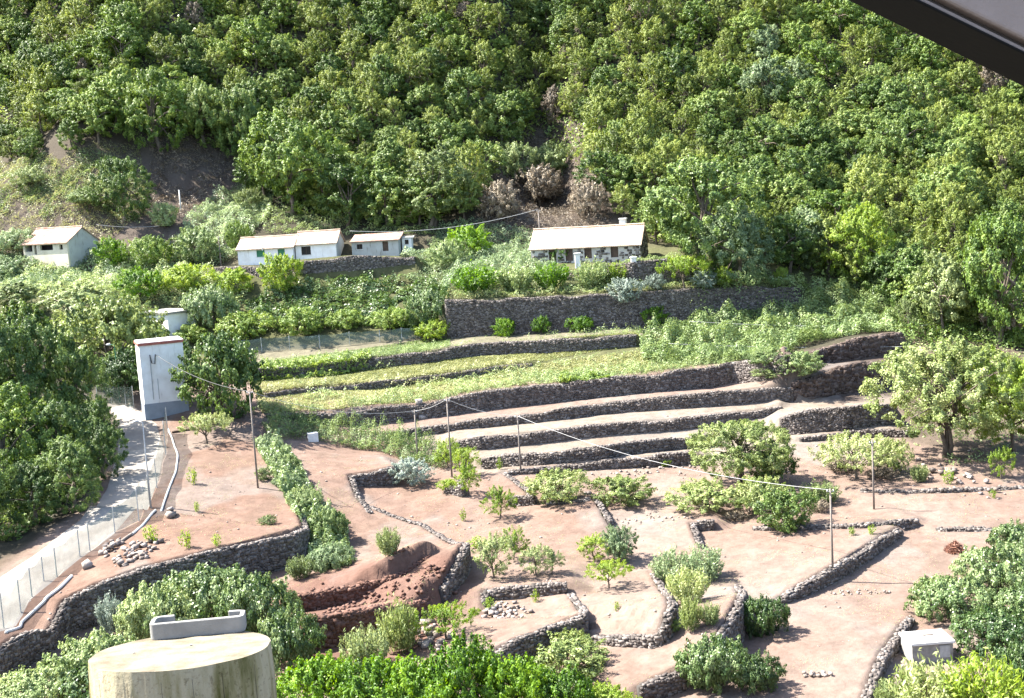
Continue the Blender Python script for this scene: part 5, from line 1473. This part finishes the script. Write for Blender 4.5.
# trough: a C-shaped length of cast concrete standing on the back of the drum top
def drum_z(x, y): return top[2] - TILT * y
tl = 98 * DD / F; ty = rad * .62
path = []
def arc(cx, cy, r_, a0, a1, k=8): return [(cx + r_ * math.cos(a0 + (a1 - a0) * i / k), cy + r_ * math.sin(a0 + (a1 - a0) * i / k)) for i in range(k + 1)]
hx = tl / 2
path += [(-hx + .19, .235)] + arc(-hx + .09, .145, .09, math.pi / 2, math.pi) + arc(-hx + .05, .05, .05, math.pi, 1.5 * math.pi) + arc(hx - .05, .05, .05, 1.5 * math.pi, 2 * math.pi) + [(hx, .17), (hx - .06, .20), (hx - .15, .205)]
P2 = np.array(path); tt = np.gradient(P2, axis=0); tt /= np.linalg.norm(tt, axis=1)[:, None] + 1e-9
nn = np.stack([-tt[:, 1], tt[:, 0]], 1)
th_ = .042; Ht = .145
V = []
for p, q in zip(P2, nn):
    V += [(p[0], p[1], 0), (p[0], p[1], Ht), (p[0] + q[0] * th_, p[1] + q[1] * th_, Ht), (p[0] + q[0] * th_, p[1] + q[1] * th_, 0)]
kk = len(P2)
Fc = [(i * 4 + c, (i + 1) * 4 + c, (i + 1) * 4 + (c + 1) % 4, i * 4 + (c + 1) % 4) for i in range(kk - 1) for c in range(4)] + [(0, 1, 2, 3), ((kk - 1) * 4 + 3, (kk - 1) * 4 + 2, (kk - 1) * 4 + 1, (kk - 1) * 4)]
rt = thing('concrete_trough', 'broken grey concrete trough lying on top of the drum', 'trough', (top[0] + 1 * DD / F, top[1] + ty * 1.12, drum_z(0, ty * 1.12) - .004), math.radians(6))
wl = MB().add(V, Fc).build('rim_wall', M['concrete'], rt)
for e_ in wl.data.polygons: e_.use_smooth = False
bv = wl.modifiers.new('bevel', 'BEVEL'); bv.width = .008; bv.segments = 2
MB().box(-hx + .06, -hx + .2, .06, .19, .002, .03).build('floor_fragment', M['concrete'], rt)

# ---------------------------------------------------------------- window frame of the vehicle the picture is taken from
TD = 0.95
def fpt(px, py): return ray(px, py) * TD
p0, p1 = fpt(850 - 2 * 175, -2 * 86), fpt(1024 + 175, 86 + 86)
ax = (p1 - p0) / 2; mid = (p0 + p1) / 2
u = ax / np.linalg.norm(ax); nrm = np.cross(u, FW); nrm /= np.linalg.norm(nrm)
if nrm[2] < 0: nrm = -nrm
mm_ = TD / F
rt = thing('window_frame', 'dark rubber seal and beige trim of a vehicle window at top right', 'window frame', tuple(mid))
def strip(name, mat, lo, hi, d0, d1):
    c = nrm * (lo + hi) / 2 * mm_ + FW * (d0 + d1) / 2
    o = MB().obox(c, ax, nrm * (hi - lo) / 2 * mm_, FW * (d1 - d0) / 2).build(name, M[mat], rt)
    b_ = o.modifiers.new('bevel', 'BEVEL'); b_.width = .003; b_.segments = 3
M['rubber'] = mottled('black_rubber', (.0025, .002, .002), (.004, .0035, .003), 30, .95, .1, .002)
M['trim'] = mottled('beige_trim', (.24, .185, .16), (.27, .21, .185), 40, .8, .25, .002)
M['seam'] = mottled('brown_seam', (.05, .038, .032), (.07, .055, .046), 40, .8, .2, .002)
strip('rubber_seal', 'rubber', 0, 3, -.055, .002)
strip('trim_bead', 'trim', 3.3, 9, -.05, -.004)
strip('seam', 'seam', 9.3, 13, -.046, -.004)
strip('headlining', 'trim', 13.3, 420, -.054, -.004)
